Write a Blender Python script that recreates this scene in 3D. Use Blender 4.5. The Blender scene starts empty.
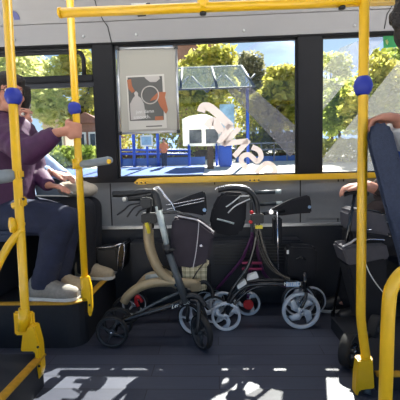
import bpy, bmesh, math, random
from mathutils import Vector, Matrix, noise
random.seed(7)
SC=bpy.context.scene; COL=SC.collection
# ------------------------------------------------------------------ camera
F=345.; H=1.0
PITCH,YAW,ROLL=math.radians(-4.9),math.radians(2.6),math.radians(-1.4)
FW=Vector((-math.sin(YAW)*math.cos(PITCH), math.cos(YAW)*math.cos(PITCH), math.sin(PITCH)))
_r=Vector((math.cos(YAW),math.sin(YAW),0)); _u=_r.cross(FW)
RT=_r*math.cos(ROLL)+_u*math.sin(ROLL); UP=_u*math.cos(ROLL)-_r*math.sin(ROLL)
def ray(px,py): return FW+RT*((px-200)/F)+UP*((200-py)/F)
def P(px,py,Y):
    d=ray(px,py); t=Y/d.y; return Vector((d.x*t,Y,H+d.z*t))
def G(px,py,z=0.):
    d=ray(px,py); t=(z-H)/d.z; return Vector((d.x*t,d.y*t,z))
cd=bpy.data.cameras.new('camera'); cd.sensor_width=36; cd.lens=36*F/400; cd.clip_start=.02; cd.clip_end=3000
cam=bpy.data.objects.new('camera',cd); COL.objects.link(cam)
m=Matrix((RT,UP,-FW)).transposed().to_4x4(); m.translation=Vector((0,0,H)); cam.matrix_world=m
SC.camera=cam
# ------------------------------------------------------------------ materials
def lin(c):
    r=[]
    for v in c:
        v=v/255.; r.append(v/12.92 if v<=.04045 else ((v+.055)/1.055)**2.4)
    return (*r,1)
def mat(name,rgb,rough=.5,metal=0.,var=.08,scale=30.,bump=0.,bscale=None,coat=0.,trans=0.,spec=.5):
    m=bpy.data.materials.new(name); m.use_nodes=True; n=m.node_tree.nodes; l=m.node_tree.links
    b=n['Principled BSDF']; b.inputs['Roughness'].default_value=rough; b.inputs['Metallic'].default_value=metal
    b.inputs['Coat Weight'].default_value=coat; b.inputs['Specular IOR Level'].default_value=spec
    tc=n.new('ShaderNodeTexCoord'); nz=n.new('ShaderNodeTexNoise'); nz.inputs['Scale'].default_value=scale; nz.inputs['Detail'].default_value=4
    l.new(tc.outputs['Object'],nz.inputs['Vector'])
    rp=n.new('ShaderNodeValToRGB'); c=lin(rgb)
    rp.color_ramp.elements[0].position=.3; rp.color_ramp.elements[1].position=.7
    rp.color_ramp.elements[0].color=tuple(v*(1-var) for v in c[:3])+(1,); rp.color_ramp.elements[1].color=tuple(min(1,v*(1+var)) for v in c[:3])+(1,)
    l.new(nz.outputs['Fac'],rp.inputs['Fac']); l.new(rp.outputs['Color'],b.inputs['Base Color'])
    if bump:
        n2=n.new('ShaderNodeTexNoise'); n2.inputs['Scale'].default_value=bscale or scale*4; n2.inputs['Detail'].default_value=5
        l.new(tc.outputs['Object'],n2.inputs['Vector'])
        bp=n.new('ShaderNodeBump'); bp.inputs['Strength'].default_value=bump; bp.inputs['Distance'].default_value=.01
        l.new(n2.outputs['Fac'],bp.inputs['Height']); l.new(bp.outputs['Normal'],b.inputs['Normal'])
    if trans:
        t=n.new('ShaderNodeBsdfTranslucent'); l.new(rp.outputs['Color'],t.inputs['Color'])
        mx=n.new('ShaderNodeMixShader'); mx.inputs[0].default_value=trans
        l.new(b.outputs[0],mx.inputs[1]); l.new(t.outputs[0],mx.inputs[2]); l.new(mx.outputs[0],n['Material Output'].inputs[0])
    return m
M={}
def dm(k,*a,**kw): M[k]=mat(k,*a,**kw)
dm('yellow',(230,180,14),.38,coat=.25,var=.03)
dm('yellow_edge',(190,142,30),.6,var=.15,scale=60)
dm('blue_rubber',(32,48,150),.55)
dm('wall_grey',(118,121,126),.55,var=.03,bump=.1,bscale=400)
dm('cove',(156,156,158),.6,var=.02,scale=4)
dm('cove_low',(138,138,141),.6,var=.02,scale=4)
dm('black_trim',(17,18,23),.6,spec=.3)
dm('rubber',(22,22,24),.75)
dm('alu',(190,192,196),.35,metal=.8)
dm('silver_paint',(176,186,186),.35,metal=.25)
dm('grey_paint',(74,80,84),.4,metal=.2)
dm('chrome',(215,215,220),.18,metal=1.)
dm('black_plastic',(24,25,29),.45)
dm('black_gloss',(18,19,24),.22,coat=.5)
dm('black_fabric',(23,24,31),.85,bump=.3,bscale=300)
dm('aubergine',(48,40,50),.75,bump=.3,bscale=250,var=.15,scale=15)
dm('piping',(190,186,190),.5)
dm('champagne',(178,160,128),.4,metal=.15)
dm('cable_brown',(84,78,70),.4); dm('red',(190,34,40),.45)
dm('pink',(170,60,100),.4)
dm('purple_paint',(88,40,88),.4)
dm('wheel_silver',(204,208,214),.4,metal=.1)
dm('wheel_dark',(52,54,58),.45)
dm('platform',(31,32,38),.7,bump=.2,bscale=300)
dm('heater',(36,39,47),.55)
dm('seat_navy',(50,58,78),.9,var=.15,scale=120,bump=.3,bscale=300)
dm('seat_shell',(40,42,48),.5)
dm('armrest',(122,130,136),.5,var=.05)
dm('skin',(186,128,106),.55,var=.08,scale=25,bump=.12,bscale=90)
dm('skin_old',(196,140,120),.55,var=.12,scale=35,bump=.15,bscale=90)
dm('eye_white',(225,222,215),.3)
dm('iris',(50,36,26),.3)
dm('lip',(150,84,78),.5)
dm('hair_dark',(30,25,24),.6,bump=.8,bscale=120)
dm('hair_grey',(150,146,140),.7,bump=.8,bscale=120)
dm('purple_jacket',(66,28,66),.7,var=.18,scale=12,bump=.35,bscale=40)
dm('jeans',(30,37,62),.85,var=.22,scale=14,bump=.35,bscale=50)
dm('black_trousers',(24,25,32),.85,var=.15,bump=.3,bscale=50)
dm('pale_blue',(150,172,205),.8,bump=.3,bscale=50)
dm('white_cloth',(228,226,222),.8,bump=.2,bscale=60)
dm('bright_blue',(36,72,168),.75,bump=.3,bscale=50)
dm('dark_brown_cloth',(52,42,42),.85,var=.2,scale=20,bump=.3,bscale=60)
dm('shoe_grey',(138,134,128),.8,var=.15,scale=60,bump=.3)
dm('shoe_beige',(176,160,134),.8,var=.1,scale=60,bump=.3)
dm('sole',(206,204,200),.7)
dm('beige_cloth',(188,176,158),.85,var=.15,scale=20,bump=.4,bscale=40)
dm('bag_grey',(84,82,88),.8,var=.08,bump=.3,bscale=200)
dm('white_plastic',(222,222,220),.4)
dm('yellow_label',(226,206,50),.5)
dm('green_sign',(24,120,64),.5)
dm('blue_sticker',(92,98,150),.5)
dm('ink',(25,25,28),.6)
dm('label_blue',(140,170,205),.5)
# outside
dm('asphalt',(120,120,122),.9,var=.1,scale=2)
dm('pavement',(214,210,204),.9,var=.04,scale=1.5)
dm('blue_steel',(38,84,190),.45)
dm('blue_paving',(70,104,168),.8,var=.06,scale=1.)
dm('bark',(84,66,52),.9,var=.3,scale=8,bump=.5)
dm('brick',(150,112,96),.9,var=.12,scale=6)
dm('render_wall',(206,190,176),.9,var=.05,scale=1)
dm('roof_tile',(140,100,86),.9,var=.15,scale=6)
dm('window_dark',(50,58,66),.2)
dm('mountain',(120,156,208),.95,var=.22,scale=.012)  # distance haze is put into this blue base colour
dm('snow',(214,224,238),.9)
dm('orange_cloth',(224,130,84),.8)
dm('notice_white',(232,232,226),.6)
dm('notice_map',(150,186,208),.6,var=.35,scale=3)
dm('photo_mid',(120,118,112),.6,var=.7,scale=2.4)
dm('beam_grey',(70,76,88),.6); dm('fence_grey',(120,124,132),.6)
def leafmat(k,rgb,rgb2):
    m=bpy.data.materials.new(k); m.use_nodes=True; n=m.node_tree.nodes; l=m.node_tree.links
    oi=n.new('ShaderNodeTexCoord'); nz=n.new('ShaderNodeTexNoise'); nz.inputs['Scale'].default_value=1.7; nz.inputs['Detail'].default_value=6
    l.new(oi.outputs['Object'],nz.inputs['Vector']); rp=n.new('ShaderNodeValToRGB')
    rp.color_ramp.elements[0].position=.35; rp.color_ramp.elements[1].position=.65
    rp.color_ramp.elements[0].color=lin(rgb); rp.color_ramp.elements[1].color=lin(rgb2); l.new(nz.outputs['Fac'],rp.inputs['Fac'])
    b=n['Principled BSDF']; b.inputs['Roughness'].default_value=.55
    t=n.new('ShaderNodeBsdfTranslucent'); l.new(rp.outputs['Color'],b.inputs['Base Color']); l.new(rp.outputs['Color'],t.inputs['Color'])
    mx=n.new('ShaderNodeMixShader'); mx.inputs[0].default_value=.6
    l.new(b.outputs[0],mx.inputs[1]); l.new(t.outputs[0],mx.inputs[2]); l.new(mx.outputs[0],n['Material Output'].inputs[0]); M[k]=m
leafmat('leaf_yellow',(142,150,48),(222,212,116))
leafmat('leaf_green',(116,138,56),(204,214,112))
leafmat('leaf_olive',(108,110,80),(164,160,124))
leafmat('leaf_pale',(164,178,104),(234,232,164))
def glassmat():
    m=bpy.data.materials.new('window_glass'); m.use_nodes=True; n=m.node_tree.nodes; l=m.node_tree.links
    t=n.new('ShaderNodeBsdfTransparent'); t.inputs['Color'].default_value=(.93,.95,.95,1)
    g=n.new('ShaderNodeBsdfGlossy'); g.inputs['Roughness'].default_value=.02
    lw=n.new('ShaderNodeLayerWeight'); lw.inputs['Blend'].default_value=.5
    pw=n.new('ShaderNodeMath'); pw.operation='POWER'; pw.inputs[1].default_value=4.; l.new(lw.outputs['Facing'],pw.inputs[0])
    fr=n.new('ShaderNodeMath'); fr.operation='MULTIPLY_ADD'; fr.inputs[1].default_value=.6; fr.inputs[2].default_value=.02; l.new(pw.outputs[0],fr.inputs[0])
    mx=n.new('ShaderNodeMixShader'); l.new(fr.outputs[0],mx.inputs[0]); l.new(t.outputs[0],mx.inputs[1]); l.new(g.outputs[0],mx.inputs[2]); l.new(mx.outputs[0],n['Material Output'].inputs[0]); M['glass']=m
glassmat()
def film(k,rgb,a,trl=.6):
    m=bpy.data.materials.new(k); m.use_nodes=True; n=m.node_tree.nodes; l=m.node_tree.links
    t=n.new('ShaderNodeBsdfTransparent'); d=n.new('ShaderNodeBsdfDiffuse'); tr=n.new('ShaderNodeBsdfTranslucent')
    d.inputs['Color'].default_value=lin(rgb); tr.inputs['Color'].default_value=lin(rgb)
    m1=n.new('ShaderNodeMixShader'); m1.inputs[0].default_value=trl; m2=n.new('ShaderNodeMixShader'); m2.inputs[0].default_value=a
    l.new(d.outputs[0],m1.inputs[1]); l.new(tr.outputs[0],m1.inputs[2]); l.new(t.outputs[0],m2.inputs[1]); l.new(m1.outputs[0],m2.inputs[2]); l.new(m2.outputs[0],n['Material Output'].inputs[0]); M[k]=m
film('film_grey',(92,92,100),.42,.4)
film('film_haze',(150,150,148),.3,.5)
film('letter_film',(206,197,195),.82,.5)
film('poster_paper',(172,170,164),.97,.30)
film('board_white',(236,236,230),.98,.6); film('shelter_glass',(190,206,206),.2,.5)
def floormat():
    m=mat('floor_vinyl',(64,66,74),.43,var=.1,scale=6); n=m.node_tree.nodes; l=m.node_tree.links; b=n['Principled BSDF']
    tc=n.new('ShaderNodeTexCoord'); br=n.new('ShaderNodeTexBrick')
    br.inputs['Scale'].default_value=1.; br.inputs['Brick Width'].default_value=.9; br.inputs['Row Height'].default_value=.1; br.inputs['Mortar Size'].default_value=.0022
    br.inputs['Color1'].default_value=lin((74,77,90)); br.inputs['Color2'].default_value=lin((60,63,76)); br.inputs['Mortar'].default_value=lin((40,41,48)); br.offset=.37
    l.new(tc.outputs['Object'],br.inputs['Vector'])
    mp=n.new('ShaderNodeMapping'); mp.inputs['Scale'].default_value=(3,60,1); l.new(tc.outputs['Object'],mp.inputs['Vector'])
    nz=n.new('ShaderNodeTexNoise'); nz.inputs['Scale'].default_value=2; nz.inputs['Detail'].default_value=6; l.new(mp.outputs[0],nz.inputs['Vector'])
    mr=n.new('ShaderNodeMapRange'); mr.inputs['To Min'].default_value=.75; mr.inputs['To Max'].default_value=1.2; l.new(nz.outputs['Fac'],mr.inputs['Value'])
    mx=n.new('ShaderNodeMix'); mx.data_type='RGBA'; mx.blend_type='MULTIPLY'; mx.inputs[0].default_value=1
    l.new(br.outputs['Color'],mx.inputs[6]); l.new(mr.outputs[0],mx.inputs[7]); l.new(mx.outputs[2],b.inputs['Base Color']); M['floor']=m
floormat()
def plaidmat():
    m=mat('plaid',(186,170,128),.85); n=m.node_tree.nodes; l=m.node_tree.links; b=n['Principled BSDF']
    tc=n.new('ShaderNodeTexCoord'); w=[]
    for i,(ax,s) in enumerate((('X',9.),('Z',9.),('X',22.),('Z',22.))):
        wv=n.new('ShaderNodeTexWave'); wv.bands_direction=ax; wv.inputs['Scale'].default_value=s; l.new(tc.outputs['Object'],wv.inputs['Vector'])
        rp=n.new('ShaderNodeValToRGB'); rp.color_ramp.interpolation='CONSTANT'; rp.color_ramp.elements[1].position=.55
        rp.color_ramp.elements[0].color=(1,1,1,1); rp.color_ramp.elements[1].color=(.72,.72,.68,1) if i<2 else (.86,.85,.8,1); l.new(wv.outputs['Fac'],rp.inputs['Fac']); w.append(rp)
    prev=None
    for rp in w:
        mx=n.new('ShaderNodeMix'); mx.data_type='RGBA'; mx.blend_type='MULTIPLY'; mx.inputs[0].default_value=1
        if prev is None: mx.inputs[6].default_value=lin((236,228,200))
        else: l.new(prev,mx.inputs[6])
        l.new(rp.outputs['Color'],mx.inputs[7]); prev=mx.outputs[2]
    l.new(prev,b.inputs['Base Color']); M['plaid']=m
plaidmat()
# ------------------------------------------------------------------ mesh builder
class MB:
    def __init__(s): s.bm=bmesh.new()
    def _smooth(s,fs,sm=True):
        for f in fs: f.smooth=sm
    def box(s,lo,hi,bev=0.,rot=None,piv=None):
        lo,hi=Vector(lo),Vector(hi); b=bmesh.new(); bmesh.ops.create_cube(b,size=1)
        c=(lo+hi)/2; d=hi-lo
        for v in b.verts: v.co=Vector((v.co.x*d.x,v.co.y*d.y,v.co.z*d.z))
        if bev: bmesh.ops.bevel(b,geom=b.edges[:],offset=bev,segments=2,affect='EDGES')
        for v in b.verts:
            if rot is not None: v.co=rot@v.co
            v.co+=c
        return s.merge(b)
    def merge(s,b):
        mp={v:s.bm.verts.new(v.co) for v in b.verts}
        for f in b.faces:
            nf=s.bm.faces.new([mp[v] for v in f.verts]); nf.smooth=f.smooth
        b.free(); return s
    def tube(s,pts,r,n=12,closed=False,sx=1.,flat=None,caps=True):
        pts=[Vector(p) for p in pts]; k=len(pts); rs=r if isinstance(r,(list,tuple)) else [r]*k
        T=[]
        for i in range(k):
            if closed: t=pts[(i+1)%k]-pts[i-1]
            else: t=pts[min(i+1,k-1)]-pts[max(i-1,0)]
            T.append(t.normalized())
        ref=flat and Vector(flat) or (Vector((0,0,1)) if abs(T[0].z)<.9 else Vector((0,1,0)))
        u=(ref-T[0]*ref.dot(T[0])).normalized(); rings=[]
        for i in range(k):
            if flat: u=(Vector(flat)-T[i]*Vector(flat).dot(T[i]))
            else: u=u-T[i]*u.dot(T[i])
            u.normalize(); w=T[i].cross(u)
            rings.append([s.bm.verts.new(pts[i]+(u*math.cos(a)+w*math.sin(a)*sx)*rs[i]) for a in [2*math.pi*j/n for j in range(n)]])
        for i in range(k if closed else k-1):
            A,B=rings[i],rings[(i+1)%k]
            for j in range(n):
                f=s.bm.faces.new((A[j],A[(j+1)%n],B[(j+1)%n],B[j])); f.smooth=True
        if not closed and caps:
            s.bm.faces.new(rings[0][::-1]); s.bm.faces.new(rings[-1])
        return s
    def cyl(s,a,b,r,n=20): return s.tube([a,b],r,n)
    def ell(s,c,r,rot=None,n=16):
        b=bmesh.new(); bmesh.ops.create_uvsphere(b,u_segments=n,v_segments=max(8,n*2//3),radius=1)
        r=r if isinstance(r,(tuple,list)) else (r,r,r)
        for v in b.verts:
            v.co=Vector((v.co.x*r[0],v.co.y*r[1],v.co.z*r[2]))
            if rot is not None: v.co=rot@v.co
            v.co+=Vector(c)
        for f in b.faces: f.smooth=True
        return s.merge(b)
    def lathe(s,c,axis,prof,n=24):
        # prof: (distance along axis, radius)
        ax=Vector(axis).normalized(); ref=Vector((0,0,1)) if abs(ax.z)<.9 else Vector((1,0,0)); u=(ref-ax*ref.dot(ax)).normalized(); w=ax.cross(u); c=Vector(c)
        R=[[s.bm.verts.new(c+ax*h+(u*math.cos(2*math.pi*j/n)+w*math.sin(2*math.pi*j/n))*max(r,1e-4)) for j in range(n)] for h,r in prof]
        for A,B in zip(R,R[1:]):
            for j in range(n):
                f=s.bm.faces.new((A[j],A[(j+1)%n],B[(j+1)%n],B[j])); f.smooth=True
        s.bm.faces.new(R[0][::-1]); s.bm.faces.new(R[-1]); return s
    def torus(s,c,axis,R,r,n=32,m=10,sq=1.):
        ax=Vector(axis).normalized(); ref=Vector((0,0,1)) if abs(ax.z)<.9 else Vector((1,0,0)); u=(ref-ax*ref.dot(ax)).normalized(); w=ax.cross(u); c=Vector(c)
        rings=[]
        for j in range(n):
            d=u*math.cos(2*math.pi*j/n)+w*math.sin(2*math.pi*j/n)
            rings.append([s.bm.verts.new(c+d*(R+r*math.cos(2*math.pi*i/m))+ax*(r*sq*math.sin(2*math.pi*i/m))) for i in range(m)])
        for j in range(n):
            A,B=rings[j],rings[(j+1)%n]
            for i in range(m):
                f=s.bm.faces.new((A[i],A[(i+1)%m],B[(i+1)%m],B[i])); f.smooth=True
        return s
    def prism(s,poly,off,bev=0.):
        b=bmesh.new(); off=Vector(off); A=[b.verts.new(Vector(p)) for p in poly]; B=[b.verts.new(Vector(p)+off) for p in poly]; k=len(poly)
        b.faces.new(A); b.faces.new(B[::-1])
        for i in range(k): b.faces.new((A[i],B[i],B[(i+1)%k],A[(i+1)%k]))
        bmesh.ops.recalc_face_normals(b,faces=b.faces[:])
        if bev: bmesh.ops.bevel(b,geom=b.edges[:],offset=bev,segments=2,affect='EDGES',clamp_overlap=True)
        return s.merge(b)
    def build(s,name,m,parent=None,subsurf=0):
        bmesh.ops.recalc_face_normals(s.bm,faces=s.bm.faces[:])
        me=bpy.data.meshes.new(name); s.bm.to_mesh(me); s.bm.free()
        me.materials.append(M[m] if isinstance(m,str) else m)
        o=bpy.data.objects.new(name,me); COL.objects.link(o)
        if parent is not None:
            o.parent=parent; o.matrix_parent_inverse=Matrix.Identity(4)
            base=root_loc(parent); me.transform(Matrix.Translation(-base))
        return o
def root_loc(o):
    v=Vector((0,0,0))
    while o is not None: v+=Vector(o.location); o=o.parent
    return v
def thing(name,label,cat,loc=(0,0,0),group=None):
    o=bpy.data.objects.new(name,None); COL.objects.link(o); o.location=Vector(loc); o.empty_display_size=.1
    o['label']=label; o['category']=cat
    if group: o['group']=group
    return o
def tag(o,label,cat,group=None):
    o['label']=label; o['category']=cat
    if group: o['group']=group
    return o
def struct(o): o['kind']='structure'; return o
def curve(pts,n=6):
    # Catmull-Rom through points
    pts=[Vector(p) for p in pts]; out=[]
    for i in range(len(pts)-1):
        p0,p1,p2,p3=pts[max(i-1,0)],pts[i],pts[i+1],pts[min(i+2,len(pts)-1)]
        for k in range(n):
            t=k/n; out.append(.5*((2*p1)+(p2-p0)*t+(2*p0-5*p1+4*p2-p3)*t*t+(3*p1-p0-3*p2+p3)*t**3))
    out.append(pts[-1]); return out
def text(name,s,size,loc,right,up,m,parent=None,depth=.0006,shear=0.,align='CENTER'):
    c=bpy.data.curves.new(name,'FONT'); c.body=s; c.size=size; c.align_x=align; c.align_y='CENTER'; c.extrude=depth; c.shear=shear
    o=bpy.data.objects.new(name,c); COL.objects.link(o); bpy.context.view_layer.update()
    me=bpy.data.meshes.new_from_object(o.evaluated_get(bpy.context.evaluated_depsgraph_get())); bpy.data.objects.remove(o); bpy.data.curves.remove(c)
    r,u=Vector(right).normalized(),Vector(up).normalized(); nn=r.cross(u); X=Matrix((r,u,nn)).transposed().to_4x4(); X.translation=Vector(loc)-(root_loc(parent) if parent else Vector())
    me.transform(X); me.name=name; me.materials.clear(); me.materials.append(M[m]); q=bpy.data.objects.new(name,me); COL.objects.link(q)
    if parent: q.parent=parent
    return q
def remesh(mb,name,m,parent,voxel=.007,smooth=4,mats=None):
    bmesh.ops.recalc_face_normals(mb.bm,faces=mb.bm.faces[:])
    me=bpy.data.meshes.new(name); mb.bm.to_mesh(me); mb.bm.free(); o=bpy.data.objects.new('tmp',me); COL.objects.link(o)
    r=o.modifiers.new('r','REMESH'); r.mode='VOXEL'; r.voxel_size=voxel
    s=o.modifiers.new('s','SMOOTH'); s.factor=.5; s.iterations=smooth
    bpy.context.view_layer.update()
    ne=bpy.data.meshes.new_from_object(o.evaluated_get(bpy.context.evaluated_depsgraph_get())); bpy.data.objects.remove(o); bpy.data.meshes.remove(me)
    for p in ne.polygons: p.use_smooth=True
    ne.name=name; ne.materials.clear(); ne.materials.append(M[m]); ne.transform(Matrix.Translation(-root_loc(parent))); q=bpy.data.objects.new(name,ne); COL.objects.link(q); q.parent=parent
    return q
def copy_tree(o,parent=None,off=None):
    c=o.copy(); COL.objects.link(c)
    if parent: c.parent=parent
    if off is not None: c.location=Vector(o.location)+Vector(off)
    for ch in list(o.children): copy_tree(ch,c)
    return c
V=Vector
# ------------------------------------------------------------------ bus shell
W=2.55; SILL=.955; TOP=1.915
XL,XR=-2.3,2.3; PL0,PL1=-.865,-.716; PR0,PR1=.597,.766
struct(MB().box((-2.6,-.3,-.06),(2.6,W,0)).build('floor','floor'))
b=MB().box((XL,W,-.35),(XR,W+.05,SILL-.02))
o=struct(b.build('wall_back','wall_grey'))
s=MB()
for x in (P(111,200,W).x,P(102,200,W).x-.6,P(215,200,W).x,.62,.93,P(338,200,W).x,1.6):
    s.box((x-.004,W-.003,.60),(x+.004,W+.001,SILL-.035))
struct(s.build('trim_1','black_trim'))
# raised panel fields
s=MB()
xs=[-1.55,P(102,200,W).x-.02,P(111,200,W).x-.0,.62,1.0,1.6]
for a,c in ((-1.5,-.9),(-.73,.58),(.66,.96),(1.0,1.55)):
    s.box((a,W-.006,.625),(c,W+.001,SILL-.06),.003)
struct(s.build('trim_2','wall_grey'))
struct(MB().box((XL,W-.02,.575),(XR,W+.001,.597),.003).build('trim_3','alu'))      # aluminium strip
struct(MB().box((XL,W-.012,0),(XR,W+.001,.575)).build('baseboard_back','heater'))
struct(MB().box((XL,W-.03,SILL-.03),(XR,W+.05,SILL),.004).build('trim_4','black_trim'))
struct(MB().box((PL0,W-.025,SILL),(PL1,W+.05,TOP),.004).build('trim_5','black_trim')); struct(MB().box((PR0,W-.025,SILL),(PR1,W+.05,TOP),.004).build('trim_9','black_trim'))
struct(MB().box((XL,W-.03,TOP),(XR,W+.05,TOP+.014),.004).build('trim_6','black_trim'))
# cove
def sweepX(prof,x0,x1):
    mb=MB(); n=len(prof)
    A=[mb.bm.verts.new((x0,y,z)) for y,z in prof]; B=[mb.bm.verts.new((x1,y,z)) for y,z in prof]
    for i in range(n-1): mb.bm.faces.new((A[i],A[i+1],B[i+1],B[i]))
    return mb
lowp=[(W+.05,TOP+.012),(W-.03,TOP+.012),(2.49,2.055),(2.52,2.07),(W+.05,2.07)]
struct(sweepX(lowp,XL,XR).build('trim_7','cove_low'))
cp=[(2.53,2.06),(2.485,2.06),(2.42,2.12),(2.3,2.22),(2.12,2.31),(1.9,2.35),(1.6,2.36),(-.4,2.36),(-.4,2.42),(2.3,2.42),(2.53,2.2)]
struct(sweepX(cp,XL,XR).build('ceiling','cove'))
# screws on the cove, cable seams
s=MB()
for px,py in ((83,36),(136,34),(244,30),(355,25),(14,39)):
    p=P(px,py,2.5); s.lathe(p+V((0,.01,0)),(0,-1,.15),[(0,.009),(.006,.009),(.009,.005)],12)
struct(s.build('trim_8','alu'))
def covey(z):
    if z<2.06: return 2.52-(z-1.94)*.25
    pts=[(2.485,2.06),(2.42,2.12),(2.3,2.22),(2.12,2.31),(1.9,2.35)]
    for (a,za),(c,zc) in zip(pts,pts[1:]):
        if z<=zc: return a+(c-a)*(z-za)/(zc-za)
    return 1.9
def on_cove(px,py):
    Y=2.5
    for _ in range(30): Y=.5*Y+.5*covey(P(px,py,Y).z)
    return P(px,py,Y)
s=MB(); s.tube([on_cove(x,y)+V((0,-.004,0)) for x,y in ((94,-4),(97,8),(103,20),(108,27),(110,36),(112,44))],.003,6)
tag(s.build('cable','ink'),'thin black cable running down the pale cove above the poster','cable')
s=MB(); s.tube([on_cove(x,y)+V((0,-.004,0)) for x,y in ((398,-6),(393,4),(387,14),(384,29))],.003,6)
tag(s.build('cable','ink'),'thin black cable on the cove beside the curly-haired passenger','cable')
# stickers on cove
def cove_quad(name,poly,m,parent=None,lift=.003):
    pts=[on_cove(*q)+V((0,-lift,-lift)) for q in poly]; mb=MB(); mb.prism(pts,(0,.0015,.0015)); return mb.build(name,m,parent)
st=thing('ceiling_label','small white label with black print on the cove behind the yellow ceiling rail','label',on_cove(141,9))
cove_quad('paper',[(131,3.5),(147,2.5),(153,14),(138,16)],'white_plastic',st)
cove_quad('printed_band',[(146,2.7),(150,2.3),(150.5,4.5),(146.5,5)],'ink',st,.006)
cove_quad('printed_band',[(137.5,14.4),(146,13.6),(146.3,15.5),(138,16.3)],'ink',st,.006)
arc=[]
for k in range(9):
    a=math.radians(-30+k*15); arc.append((10+9.5*math.sin(a)*1.05,19.5-9.5*math.cos(a)))
for k in range(8,-1,-1):
    a=math.radians(-30+k*15); arc.append((10+4.5*math.sin(a),19.5-4.5*math.cos(a)))
tag(cove_quad('curved_sticker',arc,'blue_sticker'),'curved violet blue sticker on the cove behind the near left pole','sticker')
# windows
def pane(parent,x0,x1,z0,z1):
    return MB().box((x0,W+.012,z0),(x1,W+.016,z1)).build('pane','glass',parent)
def window(i,x0,x1):
    fr=MB()
    t=.012
    fr.box((x0,W-.004,SILL),(x0+t,W+.02,TOP)).box((x1-t,W-.004,SILL),(x1,W+.02,TOP)).box((x0,W-.004,SILL),(x1,W+.02,SILL+t)).box((x0,W-.004,TOP-t),(x1,W+.02,TOP))
    o=struct(fr.build('window_%d'%i,'black_trim')); return o
w1=window(1,XL,PL0); w2=window(2,PL1,PR0); w3=window(3,PR1,XR)
for w,(a,c) in zip((w1,w2,w3),((XL,PL0),(PL1,PR0),(PR1,XR))): pane(w,a,c,SILL,TOP)
# hopper of left window
zb0=P(60,86,W).z; zb1=P(60,76.5,W).z; ht=P(40,51,W).z
MB().box((XL,W-.03,zb0+.02),(PL0,W+.02,zb1),.006).build('transom_bar','black_trim',w1)
MB().box((XL,W-.012,zb0-.012),(PL0+.0,W+.02,zb0+.022),.004).build('transom_seal','heater',w1)
xr=P(84,60,W).x; rr=.05
hp=[(XL,ht-.02),(xr-rr,ht-.02)]+[(xr-rr+rr*math.sin(math.radians(a)),ht-.02-rr+rr*math.cos(math.radians(a))) for a in (30,60)]+[(xr,ht-.02-rr),(xr,zb1-.01)]
MB().tube([V((x,W-.01,z)) for x,z in hp],.016,8,flat=(0,1,0)).build('hopper_frame','black_trim',w1)
# ---------------------------------------------------------------- platforms
def platform(name,label,x0,x1,y0,y1,z,rc,lipm,loc,side_lip=None):
    t=thing(name,label,'platform',loc)
    # rounded corner at (x1,y0) or (x0,y0)
    poly=[]
    if rc>0:
        poly=[(x0,y0),(x1-rc,y0)]+[(x1-rc+rc*math.sin(math.radians(a)),y0+rc-rc*math.cos(math.radians(a))) for a in (22,45,68)]+[(x1,y0+rc),(x1,y1),(x0,y1)]
        path=poly[:-1]
    else:
        path=side_lip; poly=[(x0,y0),(x1,y0),(x1,y1),(x0,y1)]
    MB().prism([V((x,y,0.0)) for x,y in poly],(0,0,z-.002)).build('platform_body','platform',t)
    lip=MB(); lip.tube([V((x,y,z-.004)) for x,y in path],.009,10,sx=2.4,flat=(0,0,1)); lip.build('edge_strip','yellow_edge',t)
    return t
pf=platform('seat_platform','dark raised platform with yellow edge under the two seated passengers',-2.3,-.775,1.87,2.53,.27,.09,'yellow',(-1.4,2.2,0))
ps=platform('seat_platform','dark low step with yellow edge at the foot of the near left pole',-2.3,-.83,.6,1.52,.16,-1,'yellow',(-1.4,1.1,0),[(-.83,.6),(-.83,1.52)])
pr=platform('seat_platform','dark low platform with yellow edge strip below the blue seat',.70,2.3,1.50,2.1,.08,-1,'yellow',(1.3,1.8,0),[(.70,1.50),(2.3,1.50)])
# heater
ht_=thing('heater_unit','long dark ribbed heater box low on the wall behind the black rollators','heater',(.25,2.47,.13))
MB().box((-.62,2.40,.13),(.60,2.535,.50),.012).build('casing','heater',ht_)
s=MB()
for k in range(7): s.box((-.02,2.392,.33+k*.022),(.58,2.402,.341+k*.022),.002)
s.build('grille','black_plastic',ht_)
# ---------------------------------------------------------------- poles
def clampbase(t,p,m,hgt=.14):
    pass
def ball(t,a,d,r=.034,h=.07):
    d=d.normalized(); MB().lathe(a-d*h/2,d,[(0,.021),(.006,.027),(.018,.033),(h/2,r+.001),(h-.018,.033),(h-.006,.027),(h,.021)],24).build('grip_ball','blue_rubber',t)
R0=.019
# near left pole
a=P(6.5,-8,1.5); c=P(25.5,316,1.5); c2=P(31,352,1.5)
t=thing('grab_pole','near left yellow pole with blue collar, side grab bar and grey armrest','grab pole',(c2.x,1.5,.16))
MB().tube([a,c,c+(c-a).normalized()*.05],R0,16).build('tube','yellow',t)
d=(a-c); ball(t,P(13.5,96.5,1.5),d,.036,.068)
kb=MB(); q=P(25.5,318,1.5)
kb.tube([P(24,308,1.5),P(23.5,330,1.5)],.024,14).box(P(19,334,1.52)-V((.012,.02,.0)),P(33,312,1.5)+V((0,.02,0)),.008)
kb.build('clamp','yellow',t)
kb=MB(); kb.prism([P(x,y,1.47) for x,y in ((26,328),(34,326),(39,345),(41,372),(38,381),(36,370),(34,352),(26,352))],(0,.05,0),.006)
kb.prism([P(x,y,1.49) for x,y in ((20,352),(23,327),(34,327),(36,352))],(0,.03,0),.005)
kb.build('base_bracket','yellow',t)
for x,y in ((38,347),(39.3,366)): MB().lathe(P(x,y,1.468),(0,-1,0),[(0,.006),(.003,.006),(.004,.003)],10).build('bolt','black_plastic',t)
for x,y in ((20,175),(23,202)):
    s=MB(); s.box(P(x-5,y+5,1.475),P(x+4.5,y-5.5,1.525),.007)
    if y>190: s.tube([P(20,204,1.5),P(13,206,1.5)],.015,12)
    s.build('collar_clamp','yellow',t)
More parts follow.
